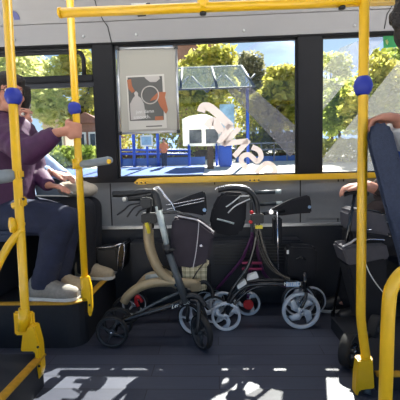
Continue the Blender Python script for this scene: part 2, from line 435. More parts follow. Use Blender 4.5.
for x,y in ((23.3,178),(23.5,199)): MB().lathe(P(x,y,1.474),(0,-1,0),[(0,.006),(.003,.006),(.004,.003)],10).build('bolt','black_plastic',t)
MB().tube(curve([P(22,229,1.5),P(16,236,1.49),P(6,250,1.47),P(-6,275,1.44),P(-12,310,1.42)]),.018,14).build('side_grab_bar','yellow',t)
s=MB(); s.tube([P(24,224,1.5),P(13,224,1.5)],.012,12).lathe(P(11,224.5,1.5)+V((.03,0,0)),(-1,-.9,0),[(0,.012),(.012,.03),(.022,.036),(.03,.034),(.034,.02)],20); s.build('mounting_cup','yellow',t)
s=MB(); s.tube([P(16,175,1.5),P(7,176,1.49),P(-30,181,1.44)],[.026,.03,.03],14); s.build('armrest','armrest',t)
# corner pole
a=P(69.5,-8,1.84); c=P(86,300,1.84)
t=thing('grab_pole','yellow pole held by the purple jacket passenger, with blue collar and grey armrest','grab pole',(c.x,1.84,.27))
dd=(c-a).normalized(); MB().tube([a,c],R0*.98,16).build('tube','yellow',t)
ball(t,P(74.5,108.5,1.84),a-c,.031,.062)
s=MB(); s.tube([P(76.5,159,1.84),P(77.5,169,1.84)],.024,14).tube([P(77,164,1.84),P(83,164,1.83)],.014,12); s.build('collar_clamp','yellow',t)
MB().tube([P(82,164.5,1.83),P(84,164,1.82),P(108,160.5,1.72),P(110.5,160,1.71)],[.016,.019,.021,.016],14).build('armrest','armrest',t)
MB().lathe(P(109,161.5,1.70),(.3,-1,0),[(0,.012),(.01,.012),(.014,.007)],14).build('armrest_cap','yellow',t)
s=MB(); s.tube([P(84.5,277,1.84),P(86,299,1.84)],.024,14).prism([P(x,y,1.815) for x,y in ((82,279),(88,276),(91,288),(92,310),(90,318),(87.5,314),(87,300),(82,298))],(0,.03,0),.006)
s.build('base_bracket','yellow',t)
MB().lathe(P(89.5,305,1.813),(0,-1,0),[(0,.006),(.003,.006)],10).build('bolt','black_plastic',t)
# right pole
Yp=1.49
a=P(364.5,-8,Yp); c=P(360.7,300,Yp)
t=thing('grab_pole','yellow pole on the right with blue collar and bent foot before the blue seat','grab pole',(.65,1.49,0))
MB().tube(curve([a,P(362.6,150,Yp),P(361,290,Yp),P(361,318,Yp),P(363.5,340,Yp),P(366,360,Yp),P(366.3,384,Yp)],8),.0195,16).build('tube','yellow',t)
ball(t,P(363,86,Yp),a-c,.037,.076)
s=MB(); s.tube([P(366,357,Yp),P(366,384,Yp)],.026,14).prism([P(x,y,Yp-.03) for x,y in ((359,361),(373,359),(375,389),(360,391),(357,400),(356,396),(357,376))],(0,.05,0),.007); s.build('base_bracket','yellow',t)
s=MB(); s.tube([P(367,386,Yp),G(367,394)],.017,12); s.build('foot','grey_paint',t)
# ceiling rail
a=P(60.5,12.8,1.5); c=P(420,-.8,1.5)
t=thing('ceiling_rail','long yellow ceiling grab rail running above all three windows','grab rail',(a+c)/2)
MB().tube([a,c],.0195,16).build('tube','yellow',t)
MB().lathe(a,(a-c),[(-.004,.0215),(.006,.021),(.010,.014)],20).build('end_cap','yellow',t)
s=MB(); q=P(203,5,1.5); s.tube([q,V((q.x,1.5,2.36))],.0185,14).lathe(q+V((0,0,-.02)),(0,0,1),[(0,.02),(.05,.026)],18); s.build('hanger','yellow',t)
for x in (203,342):
    q=P(x,14.5 if x<300 else 8.6,1.5); MB().lathe(q+V((0,0,-.004)),(0,0,1),[(0,.008),(.003,.014),(.012,.014)],16).build('bracket_ring','black_plastic',t)
# guard rail below window
z0=P(140,181,2.46).z; x0=P(134,181,2.46).x
t=thing('guard_rail','yellow guard rail along the lower edge of the windows behind the rollators','guard rail',(.3,2.5,z0))
s=MB(); s.prism([V((x0,2.445,z0-.014)),V((x0+.03,2.445,z0+.016)),V((x0+.2,2.445,z0+.022)),V((2.2,2.445,z0+.022)),V((2.2,2.445,z0-.016)),V((x0+.01,2.445,z0-.022))],(0,.035,0),.008); s.build('bar','yellow',t)
for xx in (P(254,178,2.46).x,P(139,181,2.46).x+.02,1.3): MB().prism([V((xx+dx,2.44,z0+dz)) for dx,dz in ((-.055,-.012),(-.03,-.026),(.03,-.026),(.055,-.012),(.045,.0),(-.045,.0))],(0,.02,0),.004).build('mounting_plate','yellow',t)
for xx in (-.3,.9): MB().box((xx,2.475,z0-.01),(xx+.04,2.55,z0+.01)).build('wall_bracket','yellow',t)
for xx in (P(254,178,2.46).x,P(139,181,2.46).x+.02):
    for dx in (-.03,0,.03): MB().lathe(V((xx+dx,2.4395,z0-.013)),(0,-1,0),[(0,.006),(.002,.006),(.003,.002)],10).build('bolt','black_plastic',t)
# ---------------------------------------------------------------- poster and decals
def WP(px,py,off=0.): return P(px,py,W-.002-off)
Yw=W-.012
t=thing('poster_frame','silver framed poster with a grey picture hanging on the middle window','poster',P(147,131,Yw))
fc=[P(117.5,48.5,Yw),P(176,47.5,Yw),P(178.5,131.5,Yw),P(120.5,133.5,Yw)]
MB().prism(fc,(0,.006,0)).build('sheet','poster_paper',t)
s=MB()
for i in range(4): s.tube([fc[i],fc[(i+1)%4]],.009,10)
s.build('frame','alu',t)
for q in fc: MB().box(q-V((.013,.012,.013)),q+V((.013,.008,.013)),.004).build('corner_clip','black_plastic',t)
Yq=Yw-.004
def pq(name,poly,m,off=0.,par=t):
    return MB().prism([P(x,y,Yq-off) for x,y in poly],(0,.001,0)).build(name,m,par)
film('paper_white',(214,212,206),.98,.24)
film('print_grey',(112,112,110),.98,.22); film('print_light',(198,194,190),.98,.24); film('print_orange',(188,124,96),.98,.24); film('print_dark',(80,78,78),.98,.3)
pq('printed_page',[(126,76),(164,74),(167,128),(129,130)],'paper_white')
pq('printed_photo',[(127.5,77.5),(162,76),(164,120),(130,121)],'print_grey',.0012)
pq('printed_figure',[(131,120),(130,104),(133,98),(135,96),(134,93),(136,91),(138,93),(138,96),(141,98),(144,104),(146,118),(141,119)],'print_light',.0024)
pq('printed_figure',[(146,79),(150,82),(156,82),(160,78.5),(159,75.8),(144,76.5)],'print_light',.0024)
s=MB(); cx=P(150,95,Yq-.0035); s.torus(cx,(0,1,0),.062,.004,28,6,.2); s.build('printed_ring','print_light',t)
pq('printed_hand',[(152,98),(158,92),(166,92),(165,97),(168,110),(166,114),(160,106),(157,99),(150,101)],'print_orange',.003)
pq('printed_hand',[(127,80),(131,79),(132,86),(135,91),(132,93),(128,88)],'print_orange',.003)
pq('printed_hand',[(155,116.5),(163,116),(163.5,120),(155,120.5)],'print_orange',.003)
rg=(P(160,112,Yq)-P(132,113.5,Yq)); 
text('printed_words','just damn',.034,P(145,111.5,Yq-.003),rg,(0,0,1),'white_plastic',t)
text('printed_words','smooth.',.038,P(142,117,Yq-.003),rg,(0,0,1),'white_plastic',t)
pq('printed_line',[(146,126),(162,125.2),(162,126.4),(146,127)],'print_grey',.002)
# film decals
t=thing('window_decal','mirrored pale lettering and grey diagonal film stuck on the middle window','window decal',P(245,140,W))
def dq(name,poly,m,off,par): return MB().prism([P(x,y,W+.010-off) for x,y in poly],(0,.0008,0)).build(name,m,par)
dq('film_band',[(227,90),(250,86),(297,127),(297,150),(290,157)],'film_grey',0,t)
def strokes(name,pl,wd,par,m='letter_film'):
    mb=MB()
    for k,pts in enumerate(pl):
        pts=curve([P(x,y,W+.006-k*.0012) for x,y in pts],6) if len(pts)>2 else [P(x,y,W+.006-k*.0012) for x,y in pts]
        hw=wd/2*W/F; L=[];Rr=[]
        for i,p in enumerate(pts):
            tt=(pts[min(i+1,len(pts)-1)]-pts[max(i-1,0)]).normalized(); nn=V((-tt.z,0,tt.x)); L.append(p+nn*hw); Rr.append(p-nn*hw)
        A=[mb.bm.verts.new(p) for p in L]; B=[mb.bm.verts.new(p) for p in Rr]; A2=[mb.bm.verts.new(p+V((0,.0008,0))) for p in L]; B2=[mb.bm.verts.new(p+V((0,.0008,0))) for p in Rr]
        n=len(pts)
        for i in range(n-1):
            for q in ((A[i],A[i+1],B[i+1],B[i]),(A2[i],B2[i],B2[i+1],A2[i+1]),(A[i],A2[i],A2[i+1],A[i+1]),(B[i],B[i+1],B2[i+1],B2[i])): mb.bm.faces.new(q)
        mb.bm.faces.new((A[0],B[0],B2[0],A2[0])); mb.bm.faces.new((A[-1],A2[-1],B2[-1],B[-1]))
    return mb.build(name,m,par)
strokes('letter',[[(201,112),(203,107),(209,107),(217,113),(231,127)],[(231,125),(220,144)],[(207,127),(213,121),(222,132)]],8,t)
strokes('letter',[[(239,128),(223,145)],[(224,143.5),(248,141)],[(249,140),(234,156.5)]],5.2,t)
strokes('letter',[[(247,168.5),(242,163),(242,157),(248,154.5),(253,158),(257,161.5),(261,157),(259,150.5),(252,147)]],5,t)
strokes('letter',[[(256,173),(261,167),(267,163.5),(273,166),(275,171),(271,175),(264,174)]],5,t)
t=thing('window_decal','hazy grey diagonal film stuck on the right window behind the pole','window decal',P(360,110,W))
dq('film_band',[(322,159),(399,61),(420,40),(430,170),(346,173),(322,173.5)],'film_haze',0,t)
dq('film_band',[(322,70),(340,48),(375,34),(390,33),(360,66),(322,111)],'film_haze',0,t)
t=thing('exit_sign','small green exit sticker in the upper corner of the right window','sign',P(388,42,W))
dq('panel',[(383,36),(397,35),(397,47),(383.5,48)],'green_sign',.008,t)
dq('pictogram',[(385.5,40),(387.5,39.5),(388.5,42),(387.5,45),(386,43)],'leaf_pale',.011,t)
# ---------------------------------------------------------------- wheels
def wheel(t,c,r,axis=(0,1,0),kind='spiral',m='wheel_silver',wd=.026,tyre='rubber',nsp=None,phase=0.,hub=None,rimw=None):
    c=V(c); ax=V(axis).normalized(); ref=V((0,0,1)); u=(ref-ax*ref.dot(ax)).normalized(); w=ax.cross(u)
    def pt(rr,a,h=0.): return c+(u*math.cos(a)+w*math.sin(a))*rr+ax*h
    s=MB(); rt=r*.078
    Rr=r-rt*1.9
    s.torus(c,ax,Rr,rt*.75,36,8,wd*.5/(rt*.75))
    n=nsp or {'spiral':4,'three':3,'cross':4}[kind]
    for k in range(n):
        a0=phase+2*math.pi*k/n
        if kind=='spiral': path=[pt(r*.16,a0),pt(r*.38,a0+.25),pt(r*.6,a0+.62),pt(Rr,a0+1.05)]; rad=[r*.15,r*.21,r*.17,r*.06]
        elif kind=='three': path=[pt(r*.16,a0),pt(r*.4,a0+.12),pt(r*.6,a0+.35),pt(Rr,a0+.75)]; rad=[r*.14,r*.15,r*.14,r*.16]
        else: path=[pt(r*.1,a0),pt(r*.5,a0),pt(Rr,a0)]; rad=[r*.12,r*.06,r*.07]
        s.tube(path,rad,8,sx=.5 if kind!='cross' else 1.2,flat=(u*math.cos(a0)+w*math.sin(a0)).cross(ax))
    s.lathe(c-ax*wd*.55,ax,[(0,r*.15),(.003,r*.2),(wd*1.1-.003,r*.2),(wd*1.1,r*.15)],18)
    o=s.build('wheel',m,t)
    s=MB(); s.torus(c,ax,r-rt,rt,40,10,wd*.55/rt); s.build('tyre',tyre,o)
    for sg in (-1,1): MB().lathe(c+ax*sg*wd*.5,ax*sg,[(0,r*.1),(.006,r*.08),(.008,r*.03)],12).build('hub_cap',hub or 'chrome',o)
    return o
def lever(t,pts,r=.0045,m='black_plastic'):
    return MB().tube(curve(pts),r,8).build('brake_lever',m,t)
# ---------- rollator 1 (silver upright, dark rail)
Y1,Y2=1.875,2.0
gp='rollators parked along the wall'
t=thing('rollator','nearest folded rollator with silver upright, black wheels and purple brown bag','rollator',(-.33,1.94,0),gp)
wheel(t,V((P(112,331,Y1).x,Y1,.094)),.094,kind='cross',m='wheel_dark',phase=.45)
wheel(t,V((P(117.5,319,Y2).x,Y2,.094)),.094,kind='cross',m='wheel_dark',phase=.9)
wf=V((P(201.5,330,Y1).x,Y1-.01,.097)); wheel(t,wf,.097,axis=(.80,.55,0),kind='cross',m='wheel_dark',wd=.034)
wf2=V((P(191,312,Y2+.03).x,Y2+.03,.097)); wheel(t,wf2,.097,axis=(.5,.8,0),kind='cross',m='wheel_silver',wd=.03)
ra=V((P(112,331,Y1).x,Y1,.094))
for Yk,dx in ((Y1+.03,0),(Y2-.03,.02)):
    MB().tube(curve([P(115,331,Yk),P(121,322,Yk),P(150,312,Yk),P(178,304,Yk),P(192,300,Yk),P(199,301,Yk)]),[.012]*6+[.015]*6+[.018]*6+[.021]*6+[.022]*6+[.018],10).build('lower_rail','black_gloss',t)
    MB().tube(curve([P(124,321,Yk+.01),P(150,306,Yk+.01),P(182,291,Yk+.01)]),.008,10).build('brace','grey_paint',t)
# fork
s=MB(); s.tube(curve([P(190,300,Y1),P(198,303,Y1-.01),wf+V((-.016,-.028,.05)),wf+V((-.03,-.022,0))]),.012,10)
s.tube(curve([P(190,300,Y1),P(199,302,Y1),wf+V((.03,.03,.06)),wf+V((.03,.02,0))]),.010,10)
s.tube(curve([P(180,304,Y1),P(188,296,Y1),P(198,297,Y1),P(205,306,Y1)]),.016,10); s.build('front_fork','black_plastic',t)
s=MB(); s.tube(curve([P(188,299,Y2+.03),wf2+V((-.02,-.03,.06)),wf2+V((-.02,-.03,0))]),.010,10); s.build('front_fork','black_plastic',t)
text('lettering',"Let's Go",.032,P(180.5,304.5,Y1-.0)+V((0,0,0)),P(190,302.5,Y1)-P(170,308.5,Y1),(0,-.1,1),'white_plastic',t,shear=.3)
lower=[P(168,250,Y1),P(185.5,302,Y1)]; upper=[P(157.5,206,Y1),P(168.5,252,Y1)]
MB().tube(lower,.025,14,sx=.75).build('lower_tube','grey_paint',t)
MB().tube(upper,.022,14,sx=.75).build('upright','silver_paint',t)
s=MB(); s.tube([P(166.2,244,Y1),P(168.6,253,Y1)],.029,14,sx=.85).box(P(163,251,Y1-.025),P(176,247,Y1+.02),.005); s.build('height_clamp','black_plastic',t)
MB().tube([P(168,250,Y2),P(186,300,Y2)],.02,12).build('lower_tube','grey_paint',t)
MB().tube([P(159,206,Y2),P(170,252,Y2)],.016,12).build('upright','grey_paint',t)
hp=curve([P(113,194,Y1),P(128,193.6,Y1),P(146,191.5,Y1),P(153,192,Y1),P(156.5,198,Y1),P(159,210,Y1)])
MB().tube(hp,[.0175]*13+[.014]*4+[.0215]*(len(hp)-17),12).build('handle','black_plastic',t)
hp=curve([P(128,198.5,Y2),P(142,198,Y2),P(151,196,Y2),P(157,200,Y2),P(160,212,Y2)])
MB().tube(hp,.015,12).build('handle','black_plastic',t)
MB().lathe(P(123,199,Y2),(1,0,0),[(0,.012),(.004,.016),(.02,.016)],14).build('grip_end','white_plastic',t)
lever(t,[P(147,197,Y1),P(140,203,Y1),P(130,205,Y1),P(124,210,Y1),P(117,215,Y1)])
lever(t,[P(149,200,Y1+.02),P(143,204,Y1),P(134,208,Y1),P(127,217,Y1)])
lever(t,[P(152,203,Y2),P(146,208,Y2),P(140,211,Y2),P(136,216,Y2)],.005)
s=MB(); s.box(P(140,208,Y1-.02),P(153,197,Y1+.03),.008); s.build('brake_housing','black_plastic',t)
for dz in (0,.012,.024): MB().tube(curve([P(150,193,Y1+.02),P(158,187+dz*60,Y1+.05),P(166,196+dz*90,Y1+.06),P(172,204,Y1+.07),P(176,214,Y1+.06)]),.0035,6).build('brake_cable','chrome',t)
# bag
bag=MB(); fr=[P(x,y,1.93) for x,y in ((172,219),(177,216),(198,220),(214,232),(213,241),(209,262),(193,269),(172,266),(170,240))]
bag.prism(fr,(0,.13,.0),.018); bg=bag.build('bag','aubergine',t)
s=MB(); s.tube(curve([P(177,216,1.93),P(188,218,1.925),P(199,221,1.925),P(214,232,1.925)]),.0045,8).tube(curve([P(199,221,1.926),P(198,235,1.924),P(196,252,1.924),P(193,268,1.926)]),.003,6); s.build('piping','piping',bg)
MB().lathe(P(201,246,1.931),(0,-1,0),[(-.004,.01),(.003,.01),(.005,.004)],12).build('stud','chrome',bg)
MB().prism([P(x,y,2.05) for x,y in ((170,204),(188,196),(204,191),(206,196),(207,213),(204,216),(190,213),(174,212))],(0,.04,0),.008).build('backrest','black_fabric',t)
for yy in (0,5): MB().tube(curve([P(166,205+yy,2.04),P(180,203+yy*.6,2.04),P(204,198+yy*.6,2.045)]),.003,6).build('strap_trim','chrome',t)
MB().lathe(P(204.5,210,2.048),(0,-1,0),[(0,.011),(.002,.011)],16).build('logo_badge','label_blue',t)
MB().tube([P(160,213,Y1+.03),P(176,212,Y1+.06),P(198,219,Y1+.06)],.009,10).build('seat_frame','black_gloss',t)
MB().tube([P(160,213,Y1),P(160,215,Y2)],.010,10).build('cross_bar','black_gloss',t)
MB().tube([P(176,285,Y1),P(179,287,Y2)],.010,10).build('cross_bar','black_gloss',t)
# ---------- rollator 2 (champagne)
Ya,Yb=2.17,2.29
t=thing('rollator','champagne beige framed rollator with plaid bag behind the silver upright','rollator',(-.3,2.23,0),gp)
wheel(t,V((P(126,304,Ya).x,Ya,.095)),.095,kind='cross',m='wheel_dark',phase=.3)
wheel(t,V((P(134,296,Yb).x,Yb,.095)),.095,kind='cross',m='wheel_silver',phase=.7)
wheel(t,V((P(214,300,Ya).x,Ya,.095)),.095,kind='three',m='wheel_silver')
wheel(t,V((P(205,296,Yb).x,Yb,.095)),.095,kind='three',m='wheel_silver')
MB().tube(curve([P(147.5,222,Ya),P(148,240,Ya),P(152,256,Ya),P(159,270,Ya),P(169,280,Ya),P(178,285,Ya)]),.029,14).build('side_tube','champagne',t)
MB().tube(curve([P(124,302,Ya),P(128,296,Ya),P(138,288,Ya),P(152,283,Ya),P(172,282,Ya),P(197,284,Ya)]),.03,14).build('lower_tube','champagne',t)
MB().tube(curve([P(134,293,Yb),P(142,282,Yb),P(151,275,Yb),P(166,275,Yb)]),.024,14).build('lower_tube','champagne',t)
MB().tube(curve([P(150,230,Yb),P(152,250,Yb),P(160,268,Yb),P(172,276,Yb)]),.024,14).build('side_tube','champagne',t)
MB().tube([P(146,278,Yb-.02),P(162,276,Yb-.02)],.022,12).build('joint_sleeve','silver_paint',t)
MB().box(P(190,292,Ya-.03),P(201,279,Ya+.03),.008).build('end_block','champagne',t)
MB().box(P(190,281,Ya),P(201,279,Yb),.006).build('cross_bar','champagne',t)
for Yk in (Ya,Yb): MB().tube(curve([P(196,284,Yk),P(205,282,Yk),P(211,288,Yk),P(213,298,Yk)]),.013,10).build('front_fork','black_plastic',t)
MB().tube(curve([P(142,302,Ya-.01),P(138,296,Ya-.015),P(136,300,Ya-.015),P(138,306,Ya-.01)]),.012,8).build('brake_shoe','red',t)
s=MB(); s.box(P(141,224,Ya-.03),P(158,212,Ya+.03),.008); s.build('height_clamp','black_plastic',t)
s=MB(); s.tube(curve([P(146,223,Ya-.04),P(148,228,Ya-.04),P(149,233,Ya-.035)]),.012,8); s.build('clamp_lever','yellow_label',t)
MB().tube([P(148,214,Ya),P(150,200,Ya),P(146,196,Ya),P(138,197,Ya)],.014,10).build('handle','black_plastic',t)
MB().tube([P(152,228,Yb),P(154,202,Yb),P(150,199,Yb),P(142,200,Yb)],.014,10).build('handle','black_plastic',t)
lever(t,[P(150,203,Ya),P(144,208,Ya),P(138,212,Ya)])
s=MB(); s.prism([P(x,y,2.22) for x,y in ((181,262),(209,262),(208,288),(204,292),(186,290),(183,284))],(0,.1,0),.012); pb=s.build('plaid_bag','plaid',t)
MB().tube(curve([P(205,262,2.215),P(197,272,2.21),P(190,284,2.21)]),.004,6).build('strap','black_plastic',pb)
MB().box(P(207,291,2.22),P(211,262,2.29),.01).build('side_pocket','black_fabric',t)
MB().tube([P(160,268,Yb),P(190,262,2.22)],.01,8).build('seat_frame','black_gloss',t)
# ---------- rollator 3 (black, silver wheels)
Yn,Yf=2.085,2.26
t=thing('rollator','black rollator with big silver spiral front wheel and cables, nearest on the right','rollator',(.28,2.15,0),gp)
wr=V((P(226,316,Yn).x,Yn,.09)); wheel(t,wr,.093,kind='three',phase=.5,tyre='wheel_silver')
wl=V((P(301,308,Yn+.02).x,Yn+.02,.117)); wheel(t,wl,.119,kind='spiral',phase=.2,tyre='wheel_silver')
wheel(t,V((P(223,300,Yf).x,Yf,.093)),.093,kind='three',phase=1.2,tyre='wheel_silver')
wheel(t,V((P(299,301,Yf).x,Yf,.117)),.117,kind='spiral',phase=.8,tyre='wheel_dark')
for Yk,o in ((Yn,0),(Yf,4)):
    MB().tube(curve([P(227,315-o,Yk),P(231,301-o,Yk),P(240,290-o,Yk),P(250,285-o,Yk),P(268,284-o,Yk),P(292,284-o,Yk),P(303,286-o,Yk)]),.013,12).build('lower_tube','black_gloss',t)
    MB().tube(curve([P(229,312-o,Yk),P(240,298-o,Yk),P(254,288-o,Yk),P(270,285-o,Yk)]),.009,10).build('brace','black_gloss',t)
    MB().tube(curve([P(302,286-o,Yk),P(306,292-o,Yk),P(305,300-o,Yk-.025),P(301,308-o,Yk-.025)]),.010,10).build('front_fork','black_gloss',t)
    MB().tube([P(305,292-o,Yk),P(305,272-o,Yk)],.012,10).build('castor_stem','black_gloss',t)
    q=curve([P(218,190-o*.3,Yk),P(230,188-o*.3,Yk),P(244,189-o*.3,Yk),P(252,194-o*.3,Yk),P(257,204,Yk),P(258,218,Yk)])
    MB().tube(q,[.017]*14+[.0155]*(len(q)-14),12).build('handle','black_plastic',t)
    MB().tube(curve([P(258,218,Yk),P(257,232,Yk),P(253,252,Yk),P(247,268,Yk),P(231,292,Yk),P(227,313,Yk)]),.012,12).build('rear_upright','black_gloss',t)
    MB().tube(curve([P(258,222,Yk),P(263,245,Yk),P(272,265,Yk),P(286,279,Yk),P(300,284,Yk)]),.011,12).build('front_upright','black_gloss',t)
for k,o in enumerate((-2,0,2.2)):
    MB().tube(curve([P(256+o,224,Yn-.018),P(259+o,240,Yn-.018),P(265+o,258,Yn-.018),P(276+o,272,Yn-.016),P(290,279+o*.4,Yn-.016)]),.0028,6).build('brake_cable','cable_brown',t)
MB().tube(curve([P(216,190,Yn),P(217,188,Yn),P(232,185.5,Yn),P(246,187,Yn),P(254,193,Yn)]),.0045,8).build('brake_cable','chrome',t)
lever(t,[P(249,196,Yn-.02),P(240,197,Yn-.02),P(232,203,Yn-.02),P(226,207,Yn-.02)],.004,'alu')
lever(t,[P(250,199,Yn-.025),P(241,203,Yn-.03),P(234,207,Yn-.03),P(228,213,Yn-.03)],.004,'alu')
lever(t,[P(250,193,Yf),P(242,196,Yf),P(234,198,Yf)],.004)
s=MB(); s.box(P(239,203,Yn-.025),P(251,195,Yn+.02),.006); s.build('brake_housing','black_plastic',t)
s=MB(); s.box(P(251,224,Yn-.02),P(263,213,Yn+.02),.006); s.build('height_clamp','black_plastic',t)
for x,y in ((251.5,212),(250.5,222)): MB().lathe(P(x,y,Yn-.02),(0,-1,0),[(0,.011),(.01,.011),(.014,.006)],12).build('release_button','red',t)
MB().box(P(255.5,229,Yn-.021),P(262.5,225,Yn-.01),.002).build('yellow_tag','yellow_label',t)
s=MB(); s.prism([P(x,y,Yn-.022) for x,y in ((238,290),(237,286),(245,280),(247,284))],(0,.045,0),.003); s.build('reflector_plate','white_plastic',t); s=MB(); s.prism([P(x,y,Yn-.022) for x,y in ((247,281),(248,276),(257,273),(259,278),(252,280))],(0,.045,0),.003); s.build('reflector_plate','white_plastic',t)
text('lettering','NITRO',.034,P(292.5,284.2,Yn-.017),P(302,284,Yn)-P(282,284.4,Yn),(0,0,1),'white_plastic',t)
MB().box(P(286,287,Yn-.0145),P(299,281.5,Yn),.002).build('name_plate','label_blue',t)
MB().prism([P(x,y,2.2) for x,y in ((268,211),(290,200),(309,195),(311,199),(312,213),(296,214),(281,216),(268,214))],(0,.045,0),.008).build('backrest','black_fabric',t)
MB().lathe(P(309.5,207,2.198),(0,-1,0),[(0,.010),(.002,.010)],16).build('logo_badge','label_blue',t)
MB().tube([P(277,212,2.12),P(278.5,272,2.12)],.005,8).build('fold_rod','chrome',t)
MB().lathe(P(271,212,2.07),(0,-1,0),[(-.015,.016),(0,.017),(.008,.013)],14).build('pivot_cap','chrome',t)
MB().tube([P(262,214,2.1),P(272,212,2.1),P(284,211,2.19)],.01,10).build('seat_frame','black_gloss',t)
MB().box(P(274,246,2.12),P(280,216,2.2),.01).build('strap','black_fabric',t)
s=MB(); s.prism([P(x,y,2.2) for x,y in ((286,249),(290,245),(314,246),(318,250),(317,276),(313,280),(289,279),(286,274))],(0,.09,0),.015); fb=s.build('front_bag','black_fabric',t)
MB().box(P(286.8,254,2.195),P(288.8,250,2.2)).build('tag','white_plastic',fb)
MB().tube(curve([P(296,259,2.198),P(301,257,2.194),P(306,260,2.198)]),.004,8).build('pull','black_gloss',fb)
MB().tube([P(262,250,Yn),P(264,250,Yf)],.009,10).build('cross_bar','black_gloss',t)
MB().tube([P(292,283,Yn),P(292,280,Yf)],.011,10).build('cross_bar','black_gloss',t)
# ---------- rollator 4 (purple)
Yc,Yd=2.305,2.375
t=thing('rollator','purple framed rollator with black pouch, half hidden behind the black one','rollator',(.22,2.34,0),gp)
wheel(t,V((P(248,300,Yc).x,Yc,.085)),.085,kind='three',m='wheel_silver',hub='red',tyre='wheel_silver')
MB().lathe(V((P(248,300,Yc).x,Yc-.02,.085)),(0,-1,0),[(0,.036),(.008,.034)],18).build('hub_disc','red',t)
wheel(t,V((P(214,293,Yd).x,Yd,.085)),.085,kind='three',m='wheel_silver')
wheel(t,V((P(311,298,Yc).x,Yc,.1)),.1,kind='three',m='wheel_dark',tyre='wheel_silver')
for y in (263,269): MB().tube([P(242,y,2.3),P(262,y,2.3)],.009,10).build('cross_bar','pink',t)
MB().tube(curve([P(252,232,2.32),P(252,250,2.32),P(250,272,2.32),P(248,298,Yc)]),.012,10).build('rear_upright','purple_paint',t)
MB().tube(curve([P(257,240,2.34),P(259,258,2.34),P(270,280,2.34),P(310,292,Yc)]),.012,10).build('lower_tube','purple_paint',t)
MB().tube(curve([P(252,236,2.3),P(246,250,2.3),P(240,262,2.33),P(216,290,Yd)]),.010,10).build('lower_tube','purple_paint',t)
for x0,x1,y in ((254,281,192.5),(258,282,204)):
    h=MB().tube([P(x0,y,2.33),P(x1-4,y-.5,2.33)],.014,12).build('handle','grey_paint',t)
    MB().tube([P(x1-6,y-.5,2.33),P(x1,y-.7,2.33)],.016,12).build('grip','silver_paint',h)
MB().tube(curve([P(256,193,2.33),P(252,200,2.33),P(252,218,2.33),P(252,234,2.32)]),.012,10).build('handle_stem','grey_paint',t)
s=MB(); s.prism([P(x,y,2.17) for x,y in ((219,195),(224,192),(244,193),(247,200),(246,222),(241,234),(232,237),(214,233),(209,224),(212,208))],(0,.07,0),.02); po=s.build('pouch','black_fabric',t)
s=MB(); s.tube(curve([P(217,219,2.166),P(225,221,2.162),P(234,223.5,2.166)]),.006,8); s.build('reflective_strip','silver_paint',po)
MB().lathe(P(222,190,2.2),(0,-1,0),[(-.01,.01),(.004,.01)],12).build('strap_stud','white_plastic',t)
# ---------- folded black seat by the platform
t=thing('folding_seat','small black folded seat with silver rim low on the wall beside the beige shoe','folding seat',P(108,262,2.38))
s=MB(); s.prism([P(x,y,2.33) for x,y in ((96,249),(117,247),(119,272),(104,271),(96,262))],(0,.16,0),.012); s.build('cushion','black_plastic',t)
MB().tube(curve([P(95,247.5,2.32),P(110,246.8,2.32),P(117,245,2.32),P(122,243.5,2.33)]),.006,8).build('rim','chrome',t)
q=[P(x,y,2.3) for x,y in ((121,243),(124,244),(124.5,252),(123,266),(121,272),(118,271),(117.5,263),(119,248))]
MB().prism(q,(0,.2,0),.008).build('side_panel','black_gloss',t)
MB().tube(q,.004,8,closed=True).build('side_trim','chrome',t)
MB().box(P(96,262,2.46),P(118,250,2.54)).build('wall_bracket','black_plastic',t)
# ------------------------------------------------------------------ seats
def side_seat(label,x,y,zf,m='seat_navy'):
    t=thing('passenger_seat',label,'seat',(x,y,zf),'seats on the raised platform')
    MB().box((x-.22,y-.2,zf+.36),(x+.2,y+.2,zf+.42),.02).build('cushion',m,t)
    MB().prism([V((x-.3,y-.2,zf+.36)),V((x-.2,y-.2,zf+.36)),V((x-.28,y-.2,zf+1.0)),V((x-.35,y-.2,zf+1.0))],(0,.4,0),.02).build('backrest',m,t)
    MB().box((x-.2,y-.16,zf),(x+.0,y+.16,zf+.36),.01).build('pedestal','seat_shell',t); return t
side_seat('dark seat under the passenger in the purple jacket',-1.3,2.03,.27)
side_seat('dark seat by the window under the passenger with the beige bag',-1.3,2.36,.27).location.x+=0
# ------------------------------------------------------------------ people helpers
def fingers_grip(mb,C,axis,pr,palm,r=.0085,span=3.7,sgn=1,step=.019,ph=.35):
    # four fingers wrapped around a bar through C along axis; palm = unit vec from bar to palm
    a=V(axis).normalized(); p=(V(palm)-a*V(palm).dot(a)).normalized(); q=a.cross(p)*sgn
    def on(rr,ang,h): return C+(p*math.cos(ang)+q*math.sin(ang))*rr+a*h
    for i,(L,rr) in enumerate(((.92,r),(1.,r*1.03),(.95,r),(.8,r*.88))):
        h=(1.5-i)*step; pts=[]
        for k in range(9): pts.append(on(pr+rr*.9,ph+span*L*k/8*.85,h))
        mb.tube(pts,[rr*1.15]*4+[rr]*4+[rr*.8],8); mb.ell(pts[-1],rr*.82,n=8)
    pts=[on(pr+.022,-.2,.0),on(pr+.016,-.7,.045),on(pr+.010,-1.3,.055),on(pr+.010,-1.9,.05)]
    mb.tube(curve(pts,4),[.016]*5+[.012]*5+[.010]*3,8); mb.ell(pts[-1],.0095,n=8)
    # palm
    for h in (.03,.0,-.03): mb.ell(on(pr+.014,.05,h),.02,n=10)
    mb.tube([on(pr+.013,.45,.03),on(pr+.014,.45,-.03)],.015,8)
    return on(pr+.02,-.05,-.0)
